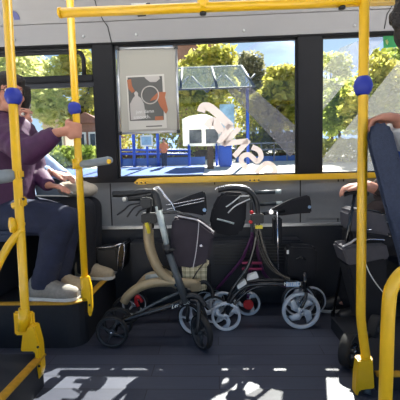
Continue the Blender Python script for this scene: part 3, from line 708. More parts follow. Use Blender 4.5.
def rest_hand(mb,wr,fwd,up,L=.18,thumb=1,curl=.5):
    f=V(fwd).normalized(); u=V(up); u=(u-f*u.dot(f)).normalized(); s=f.cross(u)*thumb; wr=V(wr)
    mb.tube([wr-f*.02,wr+f*.03,wr+f*L*.30,wr+f*L*.47],[.027,.031,.04,.037],10,flat=u,sx=1.) if 0 else None
    for k in (-1,-.33,.33,1): mb.tube([wr,wr+f*L*.26+s*k*.019,wr+f*L*.47+s*k*.027],[.018,.016,.0125],8)
    for i,(k,ln) in enumerate(((-1,.34),(-.33,.4),(.33,.44),(1,.38))):
        b=wr+f*L*.47+s*k*.027; pts=[b]; d=f.copy()
        for j,seg in enumerate((.45,.32,.25)):
            ang=curl*(.45+.25*j); d=(d*math.cos(ang)-u*math.sin(ang)).normalized() if j else (d*math.cos(ang*.6)-u*math.sin(ang*.6)).normalized()
            pts.append(pts[-1]+d*L*ln*seg)
        mb.tube(pts,[.0105,.0098,.0088,.0075],8); mb.ell(pts[-1],.0076,n=8)
    pts=[wr+f*.02+s*.018,wr+f*.055+s*.042-u*.006,wr+f*.085+s*.052-u*.014,wr+f*.108+s*.05-u*.02]
    mb.tube(pts,[.017,.0135,.011,.009],8); mb.ell(pts[-1],.009,n=8)
def head(mb,c,fw,h=.225,up=(0,0,1)):
    # head mass + nose + ears + jaw into the body mesh; returns frame
    f=V(fw).normalized(); u=V(up).normalized(); u=(u-f*u.dot(f)).normalized(); s=f.cross(u); c=V(c); k=h/.225
    rot=Matrix((f,-s,u)).transposed()
    def q(a,b,d): return c+f*a*k+s*b*k+u*d*k
    mb.ell(q(-.01,0,.025),(.098*k,.076*k,.088*k),rot); mb.ell(q(.022,0,-.03),(.07*k,.06*k,.085*k),rot); mb.ell(q(.062,0,-.085),(.026*k,.03*k,.022*k),rot)
    mb.tube([q(.088,0,.012),q(.102,0,-.012),q(.112,0,-.03)],[.009*k,.012*k,.015*k],8); mb.ell(q(.095,.014,-.033),.010*k,n=8); mb.ell(q(.095,-.014,-.033),.010*k,n=8)
    mb.tube([q(.084,-.045,.022),q(.096,-.018,.026),q(.096,.018,.026),q(.084,.045,.022)],.010*k,8)
    mb.ell(q(.087,0,-.055),(.012*k,.024*k,.008*k),rot,8); mb.ell(q(.084,0,-.068),(.012*k,.02*k,.008*k),rot,8)
    for g in (1,-1): mb.ell(q(-.012,g*.075,-.012),(.018*k,.009*k,.03*k),rot,10); mb.ell(q(.062,g*.042,-.03),.022*k,n=10)
    return q,rot,k
def face_parts(q,rot,k,t):
    for g in (1,-1):
        e=MB(); e.ell(q(.079,g*.031,.004),.0125*k); eo=e.build('eye','eye_white',t)
        e=MB(); e.ell(q(.0875,g*.031,.004),.0055*k); e.build('iris','iris',eo)
        e=MB(); e.tube([q(.09,g*.014,.03),q(.09,g*.032,.035),q(.078,g*.05,.03)],.0035*k,6); e.build('eyebrow','hair_dark',t)
    e=MB(); e.tube([q(.083,-.024,-.06),q(.098,0,-.06),q(.083,.024,-.06)],[.003*k,.006*k,.003*k],8); e.build('lips','lip',t)
def shoe(t,heel,toe,m,w=.046,hgt=.085,zf=None,laces=True):
    heel,toe=V(heel),V(toe); d=(toe-heel); L=d.length; d.normalize(); s=V((-d.y,d.x,0)); z=heel.z
    mb=MB()
    prof=[(0,.7,.075),(.12,.85,.088),(.3,.85,.085),(.45,.92,.07),(.62,1.,.055),(.8,.98,.045),(.93,.75,.038),(1.,.35,.028)]
    rings=[]
    for x,wf,h in prof:
        c=heel+d*L*x; rings.append([mb.bm.verts.new(c+s*w*wf*cs+V((0,0,.018+h*hgt/.085*sn if sn>0 else .018))) for cs,sn in ((1,0),(1,.4),(.85,.75),(.45,1.),(0,1.05),(-.45,1.),(-.85,.75),(-1,.4),(-1,0))])
    for A,B in zip(rings,rings[1:]):
        for j in range(9): 
            f=mb.bm.faces.new((A[j],A[(j+1)%9],B[(j+1)%9],B[j])); f.smooth=True
    mb.bm.faces.new(rings[0]); mb.bm.faces.new(rings[-1]); o=mb.build('shoe',m,t)
    so=MB(); pl=[]
    for x,wf,h in prof: pl.append(heel+d*(L*1.03*x-.006)+s*(w*wf+.005))
    for x,wf,h in prof[::-1]: pl.append(heel+d*(L*1.03*x-.006)-s*(w*wf+.005))
    so.prism([p for p in pl],(0,0,.022),.004); so.build('sole','sole',o)
    if laces:
        lc=MB()
        for x in (.36,.44,.52,.6):
            h=.085-.05*(x-.3)/.35; c=heel+d*L*x+V((0,0,.018+h*hgt/.085*1.0)); lc.tube([c-s*w*.5-V((0,0,.008)),c+V((0,0,.004)),c+s*w*.5-V((0,0,.008))],.003,6)
        lc.build('laces','white_cloth',o)
    return o
# ---------------- passenger in the purple jacket
def pass1():
    t=thing('person','passenger in purple jacket and jeans, seated left, right hand gripping the pole','person',(-1.3,2.05,.27))
    sY=2.05
    hipR=V((-1.22,1.96,.76)); hipL=V((-1.22,2.14,.76)); kneeR=P(66,219,1.95)+V((-.02,0,0)); kneeL=kneeR+V((-.03,.17,-.03))
    ankR=P(44,281,1.94); ankL=P(58,279,2.06); 
    chest=V((-1.27,2.05,1.15)); neck=V((-1.23,2.05,1.36)); hd=V((-1.19,2.01,1.475))
    shR=V((-1.22,1.87,1.27)); elR=V((-.985,1.80,1.115)); shL=V((-1.24,2.24,1.27)); elL=V((-1.15,2.21,1.0)); wrL=V((-1.03,2.09,.93))
    grip=P(74.8,131,1.84)
    axis=(P(74,100,1.84)-P(76,160,1.84)).normalized()
    b=MB()
    palm=V((-.25,-1,0))
    wp=fingers_grip(b,grip,axis,.019,palm,r=.0105,sgn=1,step=.021)
    wrR=grip+V((-.085,-.055,-.016))
    b.tube([wp,wrR],[.024,.025],10)
    b.tube([elR,elR.lerp(wrR,.35),wrR],[.042,.044,.027],12); b.tube([shR,elR],[.058,.043],12)
    b.tube([shL,elL,wrL],[.055,.042,.028],12); rest_hand(b,wrL,(1,-.35,-.12),(0,.1,1),thumb=-1)
    b.tube([V((-1.29,2.05,.76)),V((-1.29,2.05,.95)),chest,V((-1.25,2.05,1.28))],[.16,.14,.16,.10],16,flat=(0,1,0),sx=.75)
    b.tube([shR,neck-V((0,0,.08)),shL],[.06,.075,.06],12); b.tube([neck-V((0.01,0,.1)),neck,hd],[.066,.058,.058],12)
    for h,k,a in ((hipR,kneeR,ankR),(hipL,kneeL,ankL)):
        b.tube([h,h.lerp(k,.5),k],[.09,.08,.06],14); b.tube([k,k.lerp(a,.4),a],[.06,.058,.038],14); b.tube([a,a+V((.03,0,-.03)),a+V((.12,0,-.045))],[.036,.036,.028],10)
    b.ell((-1.25,2.05,.75),(.14,.18,.11))
    q,rot,k=head(b,hd,(.72,-.69,-.08))
    bo=remesh(b,'body','skin',t,.0065,3)
    face_parts(q,rot,k,t)
    hr=MB(); hr.ell(q(-.022,0,.04),(.105*k,.087*k,.088*k),rot); hr.ell(q(-.05,0,-.03),(.07*k,.08*k,.075*k),rot); hr.tube([q(.02,.078,.05),q(.0,.088,-.02),q(-.01,.085,-.075)],[.034*k,.034*k,.024*k],10); hr.tube([q(.02,-.078,.05),q(.0,-.088,-.02),q(-.01,-.085,-.075)],[.034*k,.034*k,.024*k],10); hr.ell(q(.05,.02,.075),(.05*k,.06*k,.035*k),rot); hr.ell(q(.052,-.03,.07),(.045*k,.045*k,.035*k),rot)
    for g in (1,-1): hr.ell(q(-.0,g*.07,.02),(.05*k,.02*k,.05*k),rot)
    remesh(hr,'hair','hair_dark',t,.008,2)
    gl=MB()
    for g in (1,-1):
        gl.torus(q(.099,g*.032,.002),rot@V((1,0,0)),.022*k,.0018,20,6); gl.tube([q(.097,g*.054,.006),q(-.01,g*.084,.004)],.0018,6)
    gl.tube([q(.1,-.01,.004),q(.1,.01,.004)],.0018,6); gl.build('glasses','black_plastic',t)
    j=MB()
    j.tube([V((-1.29,2.05,.72)),V((-1.28,2.05,.86)),V((-1.275,2.05,1.0)),chest+V((.01,0,0)),V((-1.25,2.05,1.29))],[.215,.20,.19,.205,.14],18,flat=(0,1,0),sx=.78)
    j.tube([shR+V((0,.02,0)),shR.lerp(elR,.5)+V((0,0,-.005)),elR],[.085,.076,.066],14); j.ell(elR,.067); j.tube([elR,elR.lerp(wrR,.5)+V((0,0,-.006)),wrR+V((.005,0,0))],[.066,.058,.044],14)
    j.tube([shL,elL,wrL],[.082,.062,.044],14); j.tube([shR+V((0,.03,.0)),neck-V((.01,0,.07)),shL],[.085,.10,.085],12)
    for i in range(5): j.torus(shR.lerp(elR,.25+.17*i),elR-shR,.068,.013,18,6)
    for i in range(4): j.torus(elR.lerp(wrR,.15+.2*i),wrR-elR,.058-.004*i,.010,18,6)
    remesh(j,'jacket','purple_jacket',t,.009,5)
    cl=MB(); cl.lathe(neck-V((.0,0,.075)),(.25,-.05,1),[(0,.088),(.03,.083),(.075,.078),(.08,.07),(.03,.066)],22); cl.build('jacket_collar','purple_jacket',t)
    p=MB()
    for h,k_,a in ((hipR,kneeR,ankR),(hipL,kneeL,ankL)):
        p.tube([h,h.lerp(k_,.5)+V((0,0,.0)),k_+V((-.01,0,.0))],[.115,.105,.085],16); p.ell(k_,.083)
        p.tube([k_,k_.lerp(a,.35)+V((-.012,0,0)),k_.lerp(a,.75),a+V((0,0,-.005))],[.083,.082,.07,.07],16); p.tube([a+V((0,0,.03)),a+V((-.004,0,-.035))],[.069,.070],16)
        for i in range(3): p.torus(k_.lerp(a,.62+.13*i),a-k_,.066,.010,18,6)
    p.ell((-1.27,2.05,.76),(.17,.21,.125)); remesh(p,'jeans','jeans',t,.009,5)
    z=.272
    s1=ankR; shoe(t,V((s1.x-.075,s1.y-.005,z)),V((s1.x+.215,s1.y-.03,z)),'shoe_grey',.052,.115)
    shoe(t,V((ankL.x-.06,ankL.y,z)),V((ankL.x+.20,ankL.y-.03,z)),'shoe_beige',.05,.115)
pass1()
# ---------------- second passenger by the window
def pass2():
    t=thing('person','passenger in black trousers by the left window with pale blue sleeve','person',(-1.25,2.38,.27))
    y0=2.37
    hipR=V((-1.36,2.32,.75)); hipL=V((-1.36,2.42,.75)); kR=V((-.905,2.31,.76)); kL=V((-.90,2.43,.755)); aR=V((-.905,2.31,.36)); aL=V((-.905,2.43,.36))
    chest=V((-1.42,y0,1.13)); neck=V((-1.39,y0,1.31)); hd=V((-1.345,y0-.01,1.41))
    shR=V((-1.38,2.245,1.22)); elR=V((-1.22,2.23,1.02)); wrR=V((-1.07,2.23,1.01)); shL=V((-1.38,2.455,1.22)); elL=V((-1.14,2.44,1.02)); wrL=V((-1.03,2.39,.98))
    b=MB()
    b.tube([shR,elR,wrR],[.055,.042,.028],12); b.tube([shL,elL,wrL],[.05,.04,.028],12)
    rest_hand(b,wrR,(1,.1,-.28),(.2,-.2,1),thumb=1); rest_hand(b,wrL,(1,-.3,-.4),(.2,0,1),thumb=-1)
    b.tube([V((-1.4,y0,.76)),V((-1.42,y0,.95)),chest,V((-1.4,y0,1.25))],[.15,.14,.15,.09],16,flat=(0,1,0),sx=.75)
    b.tube([shR,neck-V((0,0,.08)),shL],[.055,.065,.05],12); b.tube([neck-V((.01,0,.1)),neck,hd],[.06,.055,.055],12)
    for h,k,a in ((hipR,kR,aR),(hipL,kL,aL)):
        b.tube([h,h.lerp(k,.5),k],[.085,.075,.058],14); b.tube([k,k.lerp(a,.4),a],[.058,.055,.036],14); b.tube([a,a+V((.03,0,-.03)),a+V((.12,0,-.045))],[.034,.034,.028],10)
    b.ell((-1.39,y0,.75),(.13,.15,.1))
    q,rot,k=head(b,hd,(.95,-.3,-.1),.215)
    remesh(b,'body','skin_old',t,.0065,3); face_parts(q,rot,k,t)
    hr=MB(); hr.ell(q(-.022,0,.04),(.102*k,.086*k,.084*k),rot); hr.ell(q(-.05,0,-.03),(.07*k,.08*k,.07*k),rot); hr.ell(q(.04,0,.08),(.05*k,.065*k,.03*k),rot); remesh(hr,'hair','hair_grey',t,.008,2)
    j=MB(); j.tube([V((-1.4,y0,.74)),V((-1.42,y0,.9)),chest,V((-1.4,y0,1.25))],[.18,.17,.175,.12],16,flat=(0,1,0),sx=.75)
    j.tube([shR,elR,wrR-V((.02,0,0))],[.075,.06,.046],14); j.tube([shL,elL,wrL-V((.02,0,0))],[.065,.055,.042],14); j.tube([shR,neck-V((0,0,.075)),shL],[.075,.085,.065],12)
    for i in range(3): j.torus(shR.lerp(elR,.4+.2*i),elR-shR,.06,.011,18,6)
    remesh(j,'jacket','pale_blue',t,.009,4)
    cl=MB(); cl.lathe(neck-V((0,0,.06)),(.25,-.05,1),[(0,.08),(.05,.072),(.055,.065),(.02,.06)],20); cl.build('collar','white_cloth',t)
    p=MB()
    for h,k_,a in ((hipR,kR,aR),(hipL,kL,aL)):
        p.tube([h,h.lerp(k_,.5),k_],[.105,.095,.08],16); p.ell(k_,.079); p.tube([k_,k_.lerp(a,.4),a,a+V((0,0,-.045))],[.079,.076,.064,.064],16)
    p.ell((-1.39,y0,.75),(.16,.165,.11)); remesh(p,'trousers','black_trousers',t,.009,5)
    z=.272; shoe(t,V((-.98,2.33,z)),V((-.71,2.29,z)),'shoe_beige',.048,.105); shoe(t,V((-.99,2.43,z)),V((-.73,2.42,z)),'shoe_beige',.046,.105)
    # bag
    bt=thing('handbag','soft beige bag on the lap of the passenger by the left window','bag',(-.95,2.36,.86))
    s=MB(); s.ell((-.965,2.36,.895),(.115,.10,.06)); s.ell((-.90,2.37,.885),(.08,.08,.05)); s.ell((-1.03,2.36,.9),(.07,.08,.05)); remesh(s,'bag_body','beige_cloth',bt,.008,3)
    MB().tube(curve([(-1.05,2.30,.93),(-1.0,2.265,.90),(-.95,2.258,.87)]),.006,6).build('strap','white_cloth',bt)
pass2()
# ---------------- passenger on the right with stick
def pass3():
    t=thing('person','passenger in dark clothes behind the right pole, hand resting on a walking stick','person',(1.35,2.26,.0))
    y0=2.28
    top=P(345,190,2.2)
    hipR=V((1.38,2.2,.50)); hipL=V((1.38,2.38,.5)); kN=V((1.0,2.2,.53)); kF=V((.95,2.38,.53)); aN=V((.98,2.2,.10)); aF=V((.90,2.36,.10))
    chest=V((1.46,y0,.92)); neck=V((1.42,y0,1.13)); hd=V((1.40,y0,1.25))
    shN=V((1.40,2.10,1.02)); elN=V((1.10,2.02,.79)); shF=V((1.42,2.45,1.02)); elF=V((1.2,2.46,.74)); wrF=V((1.0,2.36,.68))
    b=MB(); hax=V((1,.12,.05)).normalized()
    wr=V((.834,1.95,.897))
    b.tube([shN,elN,wr],[.06,.045,.029],12); b.tube([shF,elF,wrF],[.055,.042,.028],12)
    rest_hand(b,wr,(-1,.08,-.05),(-.1,0,1),L=.185,thumb=-1,curl=1.15); rest_hand(b,wrF,(-1,-.1,-.1),(0,0,1),thumb=1)
    b.tube([V((1.47,y0,.5)),V((1.48,y0,.7)),chest,V((1.44,y0,1.06))],[.17,.15,.165,.1],16,flat=(0,1,0),sx=.75)
    b.tube([shN,neck-V((0,0,.08)),shF],[.06,.07,.06],12); b.tube([neck-V((-.01,0,.1)),neck,hd],[.065,.058,.058],12)
    for h,k,a in ((hipR,kN,aN),(hipL,kF,aF)):
        b.tube([h,h.lerp(k,.5),k],[.09,.08,.06],14); b.tube([k,k.lerp(a,.4),a],[.06,.055,.037],14); b.tube([a,a+V((-.03,0,-.03)),a+V((-.12,0,-.045))],[.036,.034,.028],10)
    b.ell((1.44,y0,.5),(.14,.18,.1))
    q,rot,k=head(b,hd,(-1,-.1,0)); remesh(b,'body','skin_old',t,.0065,3); face_parts(q,rot,k,t)
    hr=MB(); hr.ell(q(-.022,0,.04),(.102*k,.086*k,.084*k),rot); hr.ell(q(-.05,0,-.03),(.07*k,.08*k,.07*k),rot); remesh(hr,'hair','hair_grey',t,.009,2)
    j=MB(); j.tube([V((1.47,y0,.48)),V((1.48,y0,.7)),chest,V((1.44,y0,1.07))],[.20,.185,.195,.13],16,flat=(0,1,0),sx=.75)
    j.tube([shN,elN,wr+V((.06,0,-.0))],[.08,.072,.05],14); j.tube([shF,elF,wrF],[.075,.062,.045],14); j.tube([shN,neck-V((0,0,.07)),shF],[.08,.09,.08],12)
    for i in range(4): j.torus(elN.lerp(wr,.1+.18*i),wr-elN,.06-.003*i,.010,18,6)
    remesh(j,'coat','dark_brown_cloth',t,.009,4)
    p=MB()
    for h,k_,a in ((hipR,kN,aN),(hipL,kF,aF)):
        p.tube([h,h.lerp(k_,.5),k_],[.11,.10,.082],16); p.ell(k_,.081); p.tube([k_,k_.lerp(a,.4),a,a+V((.02,0,-.05))],[.081,.078,.066,.066],16)
    p.ell((1.44,y0,.5),(.17,.2,.12)); remesh(p,'trousers','black_trousers',t,.009,5)
    shoe(t,V((1.02,2.12,.002 if 0 else .082)),V((.74,2.10,.082)),'black_plastic',.05,.115,laces=False) if 0 else None
    shoe(t,V((1.03,2.2,.004)),V((.77,2.19,.004)),'black_plastic',.05,.115,laces=False); shoe(t,V((.97,2.38,.004)),V((.70,2.37,.004)),'black_plastic',.05,.115,laces=False)
    c=thing('walking_stick','thin black walking stick under the hand of the passenger at right','walking stick',G(333,316))
    foot=G(333,315,.01); tp=V((.775,1.955,.845))
    MB().tube([foot,tp],.0085,12).build('shaft','black_gloss',c)
    MB().tube(curve([V((.715,1.955,.845)),V((.755,1.955,.857)),V((.81,1.955,.852)),V((.85,1.955,.845))]),.012,12).build('handle','black_plastic',c)
    MB().lathe(foot+V((0,0,-.008)),(0,0,1),[(0,.015),(.02,.013),(.035,.011)],14).build('ferrule','rubber',c)
    # lap bag
    g=thing('shoulder_bag','grey and black bag on the lap of the passenger with the stick','bag',(1.05,2.14,.60))
    MB().prism([P(x,y,2.02) for x,y in ((349,212),(352,208),(385,213),(392,236),(350,231))],(0,.16,0),.014).build('upper_panel','bag_grey',g)
    MB().prism([P(x,y,2.025) for x,y in ((350,230),(392,235),(395,247),(352,245))],(0,.15,0),.012).build('lower_panel','black_fabric',g)
    MB().tube(curve([P(351,210,2.012),P(368,210,2.012),P(386,214,2.012)]),.005,8).build('piping','black_gloss',g)
    MB().tube([P(365,229.5,2.012),P(371,229.5,2.012)],.006,8).build('clasp','chrome',g)
    # trolley bag
    Yt=1.99
    g=thing('shopping_trolley','black two wheeled shopping trolley bag with grey top band behind the right pole','shopping trolley',(.80,1.9,0))
    MB().prism([P(x,y,Yt) for x,y in ((347,264),(386,256),(392,300),(386,330),(362,325),(356,300))],(0,.16,0),.014).build('bag_body','black_fabric',g)
    MB().prism([P(x,y,Yt-.008) for x,y in ((342,248),(350,246),(387,244),(391,259),(370,263),(348,266))],(0,.176,0),.012).build('top_band','bag_grey',g)
    MB().tube(curve([P(342,247,Yt-.01),P(350,243,Yt-.01),P(356,239,Yt),P(360,240,Yt)]),.006,8).build('top_trim','piping',g)
    MB().tube(curve([P(366,240,Yt-.01),P(372,239.5,Yt-.015),P(384,240,Yt-.01)]),.006,8).build('zip','chrome',g)
    MB().tube(curve([P(365,262,Yt-.02),P(370,274,Yt-.024),P(378,286,Yt-.024),P(388,298,Yt-.02)]),.0035,6).build('cord','white_plastic',g)
    wc=V((.655,1.69,.085)); wheel(g,wc,.085,axis=(.75,-.65,0),kind='cross',m='wheel_dark',wd=.05)
    wheel(g,V((.88,1.90,.085)),.085,axis=(.75,-.65,0),kind='cross',m='wheel_dark',wd=.05)
    MB().tube([wc,V((.88,1.90,.085))],.012,10).build('axle','black_gloss',g)
    MB().tube([V((.80,1.83,.09)),P(372,320,Yt+.08)],.014,10).build('frame','black_gloss',g)
pass3()
# ---------------- seat and passenger right foreground
t=thing('passenger_seat','navy upholstered seat back at the right edge beneath the resting hand','seat',(.9,1.28,0))
MB().prism([P(x,y,1.36) for x,y in ((366.5,142),(368,130),(373,123.5),(381,121),(388,123.5),(392,129),(400,158),(413,207),(427,262),(430,285),(402,285),(399,262),(384,208),(372,162))],(.175,.37,0),.012).build('backrest','seat_navy',t)
MB().box((.86,1.22,.42),(1.3,1.66,.50),.025).build('cushion','seat_navy',t)
MB().box((1.0,1.28,.0),(1.2,1.55,.42),.01).build('pedestal','seat_shell',t)
t=thing('tube_rail','yellow bent tube handle in the lower right foreground','grab handle',(.55,1.0,0))
x0=P(388,330,1.0).x
MB().tube(curve([V((x0-.005,1.0,0)),V((x0-.003,1.0,.3)),V((x0,1.0,.58)),V((x0+.012,1.0,.655)),V((x0+.05,1.0,.698)),V((x0+.11,1.0,.705)),V((x0+.3,1.0,.70)),V((x0+.36,1.0,.66)),V((x0+.38,1.0,.58)),V((x0+.38,1.0,0))],8),.019,16).build('tube','yellow',t)
for xx in (x0-.005,x0+.38): MB().lathe((xx,1.0,0),(0,0,1),[(0,.045),(.006,.045),(.012,.024)],20).build('foot_flange','yellow',t)
def pass4():
    t=thing('person','curly dark haired passenger in blue at the right edge, hand over the seat back','person',(.96,1.3,.5))
    hd=V((.812,1.37,1.53)); neck=V((.86,1.36,1.37)); shN=V((.94,1.18,1.25)); shF=V((.94,1.54,1.25)); elF=V((.90,1.63,1.05)); wrF=V((.772,1.50,1.195))
    b=MB()
    b.tube([shF,elF],[.055,.045],12); b.tube([elF,elF.lerp(wrF,.4),wrF],[.045,.045,.028],12); elN=V((1.2,1.12,.95)); wrN=V((1.4,1.2,.85)); b.tube([shN,elN,wrN],[.055,.045,.028],12); rest_hand(b,wrN,(1,.1,-.1),(0,0,1),thumb=1)
    # hand drooping over the seat back towards the pole
    f=V((-1,.02,.12)).normalized(); u=V((.1,0,1)); s=V((0,1,0))
    for k in (-1.2,-.4,.4,1.2): b.tube([wrF,wrF+f*.05+s*k*.018,wrF+f*.085+s*k*.022-V((0,0,.004))],[.022,.02,.015],8)
    for i,(k,L) in enumerate(((-1.2,.9),(-.4,1.),(.4,1.05),(1.2,.95))):
        q0=wrF+f*.085+s*k*.022-V((0,0,.004)); d=[V((-.85,0,-.3)),V((-.35,0,-.95)),V((.1,0,-1))]; pts=[q0]
        for dv,l in zip(d,(.042,.03,.022)): pts.append(pts[-1]+dv.normalized()*l*L)
        b.tube(pts,[.0115,.0105,.0098,.0085],8); b.ell(pts[-1],.0085,n=8)
    # thumb reaching out to the pole
    b.tube([wrF+f*.03+s*.02,wrF+f*.08+s*.035+V((0,0,-.03)),wrF+f*.125+s*.03+V((0,0,-.05)),wrF+f*.16+s*.025+V((0,0,-.055))],[.018,.014,.011,.010],8)
    b.tube([V((1.0,1.36,.55)),V((1.0,1.36,.75)),V((.99,1.36,1.08)),V((.94,1.36,1.28))],[.16,.14,.16,.1],16,flat=(0,1,0),sx=.75); b.tube([shN,neck-V((0,0,.08)),shF],[.06,.07,.06],12); b.tube([neck-V((-.01,0,.1)),neck,hd],[.06,.055,.055],12)
    for y in (1.2,1.42): b.tube([(1.1,y,.6),(1.3,y,.61),(1.5,y,.6)],[.09,.08,.06],12); b.tube([(1.5,y,.6),(1.5,y,.35),(1.5,y,.1)],[.06,.055,.038],12); b.tube([(1.5,y,.1),(1.53,y,.06),(1.62,y,.045)],[.036,.034,.03],10)
    q,rot,k=head(b,hd,(.98,-.1,-.05),.22); remesh(b,'body','skin',t,.0065,3); face_parts(q,rot,k,t)
    hr=MB(); random.seed(3)
    hr.ell(q(-.025,0,.04),(.105*k,.09*k,.09*k),rot); hr.ell(q(-.05,0,-.03),(.075*k,.085*k,.08*k),rot)
    for i in range(90):
        v=V((random.gauss(0,1),random.gauss(0,1),random.gauss(0,1))).normalized()
        if v.x>.35 and v.z<.5: continue
        if v.z<-.6: continue
        hr.ell(q(-.025+v.x*.105,v.y*.09,.03+v.z*.092),random.uniform(.014,.024),n=8)
    remesh(hr,'curly_hair','hair_dark',t,.006,1)
    j=MB(); j.tube([V((1.0,1.36,.52)),V((1.0,1.36,.75)),V((.99,1.36,1.08)),V((.94,1.36,1.28))],[.19,.175,.19,.13],16,flat=(0,1,0),sx=.75)
    j.tube([shF,elF],[.075,.07],14); j.ell(elF,.07); j.tube([elF,V((.845,1.585,1.105))],[.07,.062],14); j.tube([shN,elN,wrN],[.075,.062,.045],14); j.tube([shN,neck-V((0,0,.07)),shF],[.08,.088,.08],12); remesh(j,'jumper','bright_blue',t,.009,4)
    c=MB(); c.tube([V((.865,1.60,1.085)),V((.82,1.56,1.14)),V((.775,1.525,1.178))],[.058,.052,.044],14); remesh(c,'white_cuff','white_cloth',t,.007,3)
    p=MB()
    for y in (1.2,1.42): p.tube([(1.1,y,.6),(1.3,y,.61),(1.5,y,.6)],[.108,.098,.08],14); p.tube([(1.5,y,.6),(1.5,y,.35),(1.5,y,.1)],[.08,.072,.06],14)
    p.ell((1.1,1.33,.6),(.16,.2,.1)); remesh(p,'trousers','black_trousers',t,.01,4)
    for y in (1.2,1.42): shoe(t,V((1.43,y,.004)),V((1.69,y,.004)),'black_plastic',.046,.08,laces=False)
pass4()
side=thing('passenger_seat','dark wall seat under the passenger with the walking stick','seat',(1.45,2.28,0))
MB().box((1.18,2.06,.34),(1.62,2.5,.42),.02).build('cushion','seat_navy',side); MB().box((1.62,2.06,.36),(1.72,2.5,1.05),.02).build('backrest','seat_navy',side); MB().box((1.3,2.15,0),(1.55,2.4,.34),.01).build('pedestal','seat_shell',side)
# ------------------------------------------------------------------ outside
def terrain(y): 
    pts=[(2.7,-.35),(6,-.2),(9,.6),(12,1.1),(16,1.5),(24,2.2),(60,4.6),(200,14)]
    for (a,za),(c,zc) in zip(pts,pts[1:]):
        if y<=c: return za+(zc-za)*(y-a)/(c-a)
    return 14.
def ground(name,ys,m,x0=-60,x1=60,lift=0.):
    mb=MB(); A=[mb.bm.verts.new((x0,y,terrain(y)+lift)) for y in ys]; B=[mb.bm.verts.new((x1,y,terrain(y)+lift)) for y in ys]
    for i in range(len(ys)-1): mb.bm.faces.new((A[i],B[i],B[i+1],A[i+1]))
    return struct(mb.build(name,m))
mb=MB(); mb.box((-60,-60,-.6),(60,2.7,-.35)); struct(mb.build('ground','pavement'))
ground('ground',[2.7,6,9],'asphalt'); ground('ground',[9,12,16,24],'pavement'); ground('ground',[24,60,200],'asphalt',-200,200)
ground('ground',[10.6,12,12.6],'blue_paving',-6,-.35,.02)
# mountains
def ridge(label,pts,Y,m,depth=500):
    mb=MB(); n=len(pts); rows=[]
    for j in range(7):
        f=j/6; row=[]
        for i,(x,y) in enumerate(pts):
            top=P(x,y,Y); nz=noise.noise(V((x*.07,f*4,1)))*25*(1-f)*f*3
            row.append(mb.bm.verts.new((top.x*(1-.1*f),Y-depth*(f),terrain(200)+(top.z-terrain(200))*(1-f)**1.1+nz)))
        rows.append(row)
    for a,c in zip(rows,rows[1:]):
        for i in range(n-1): 
            q=mb.bm.faces.new((a[i],a[i+1],c[i+1],c[i])); q.smooth=True
    return tag(mb.build('mountain',m),label,'mountain')
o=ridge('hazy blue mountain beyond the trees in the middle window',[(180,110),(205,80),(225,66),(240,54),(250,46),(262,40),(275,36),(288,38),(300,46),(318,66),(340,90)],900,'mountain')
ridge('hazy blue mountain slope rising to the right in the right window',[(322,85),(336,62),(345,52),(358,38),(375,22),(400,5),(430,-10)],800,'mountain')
# trees
def tree(label,px,pyb,pyt,Y,wpx,leaf,n,seed,shape=None,trunk=True,size=.16,name='tree',cat='tree'):
    random.seed(seed); base=P(px,pyb,Y); g=terrain(Y); base.z=g; topz=P(px,pyt,Y).z; hw=wpx/2*Y/F; h=topz-g
    t=thing(name,label,cat,base)
    cz0=g+h*(.22 if trunk else 0.02); mb=MB(); blobs=[]
    k=16
    for i in range(k):
        a=random.uniform(0,6.283); f=random.random(); rad=hw*(.62 if .15<f<.75 else .42)
        zc=cz0+(topz-cz0)*(.12+.76*f); rr=hw*random.uniform(.30,.46); 
        blobs.append((V((base.x+math.cos(a)*rad,base.y+math.sin(a)*rad*.8,min(zc,topz-rr*.8))),rr))
    blobs.append((V((base.x,base.y,topz-hw*.42)),hw*.42)); blobs.append((V((base.x,base.y,(topz+cz0)/2)),hw*.6))
    for i in range(n):
        c,rr=random.choice(blobs); v=V((random.gauss(0,1),random.gauss(0,1),random.gauss(0,1))).normalized(); p=c+v*rr*random.uniform(.55,1.08)*V((1,1,.9)).length/1.68
        if p.z<g+.05: continue
        s=size*random.uniform(.6,1.4); a=V((random.gauss(0,1),random.gauss(0,1),random.gauss(0,.6))).normalized(); bb=a.cross(V((random.gauss(0,1),random.gauss(0,1),random.gauss(0,1)))).normalized()
        mb.bm.faces.new([mb.bm.verts.new(p+a*s),mb.bm.verts.new(p+bb*s*.45),mb.bm.verts.new(p-a*s),mb.bm.verts.new(p-bb*s*.45)])
    me=bpy.data.meshes.new('foliage'); mb.bm.to_mesh(me); mb.bm.free(); me.materials.append(M[leaf]); me.transform(Matrix.Translation(-base)); o=bpy.data.objects.new('foliage',me); COL.objects.link(o); o.parent=t
    if trunk:
        s=MB(); s.tube([base-V((0,0,.1)),base+V((.1,0,h*.2)),base+V((-.05,0,h*.45)),V((base.x,base.y,topz-hw*.6))],[.05*h*.55,.04*h*.55,.03*h*.5,.01],10)
        for b,rr in blobs[:9]: s.tube([V((base.x,base.y,g+h*.33)),V((base.x,base.y,g+h*.36)).lerp(b,.5)+V((0,0,.1)),b],[.018*h*.5,.012*h*.5,.005],6)
        s.build('trunk','bark',t)
    return t
gt='trees across the street'
tree('sunlit yellow green tree rising behind the poster and shelter roof',206,168,46,19,74,'leaf_yellow',5200,11,size=.2)
tree('dull olive round topped tree in the middle of the middle window',247,165,51,27,46,'leaf_olive',3600,12,size=.2)
tree('sunlit yellow green tree at the right end of the middle window',279,168,64,17,64,'leaf_yellow',4600,13,size=.18)
tree('green tree seen left of the yellow pole in the right window',338,170,78,15,56,'leaf_green',2000,14,size=.15)
tree('bright green leafy tree directly behind the blue collar of the right pole',374,170,50,13,70,'leaf_yellow',2600,15,size=.14)
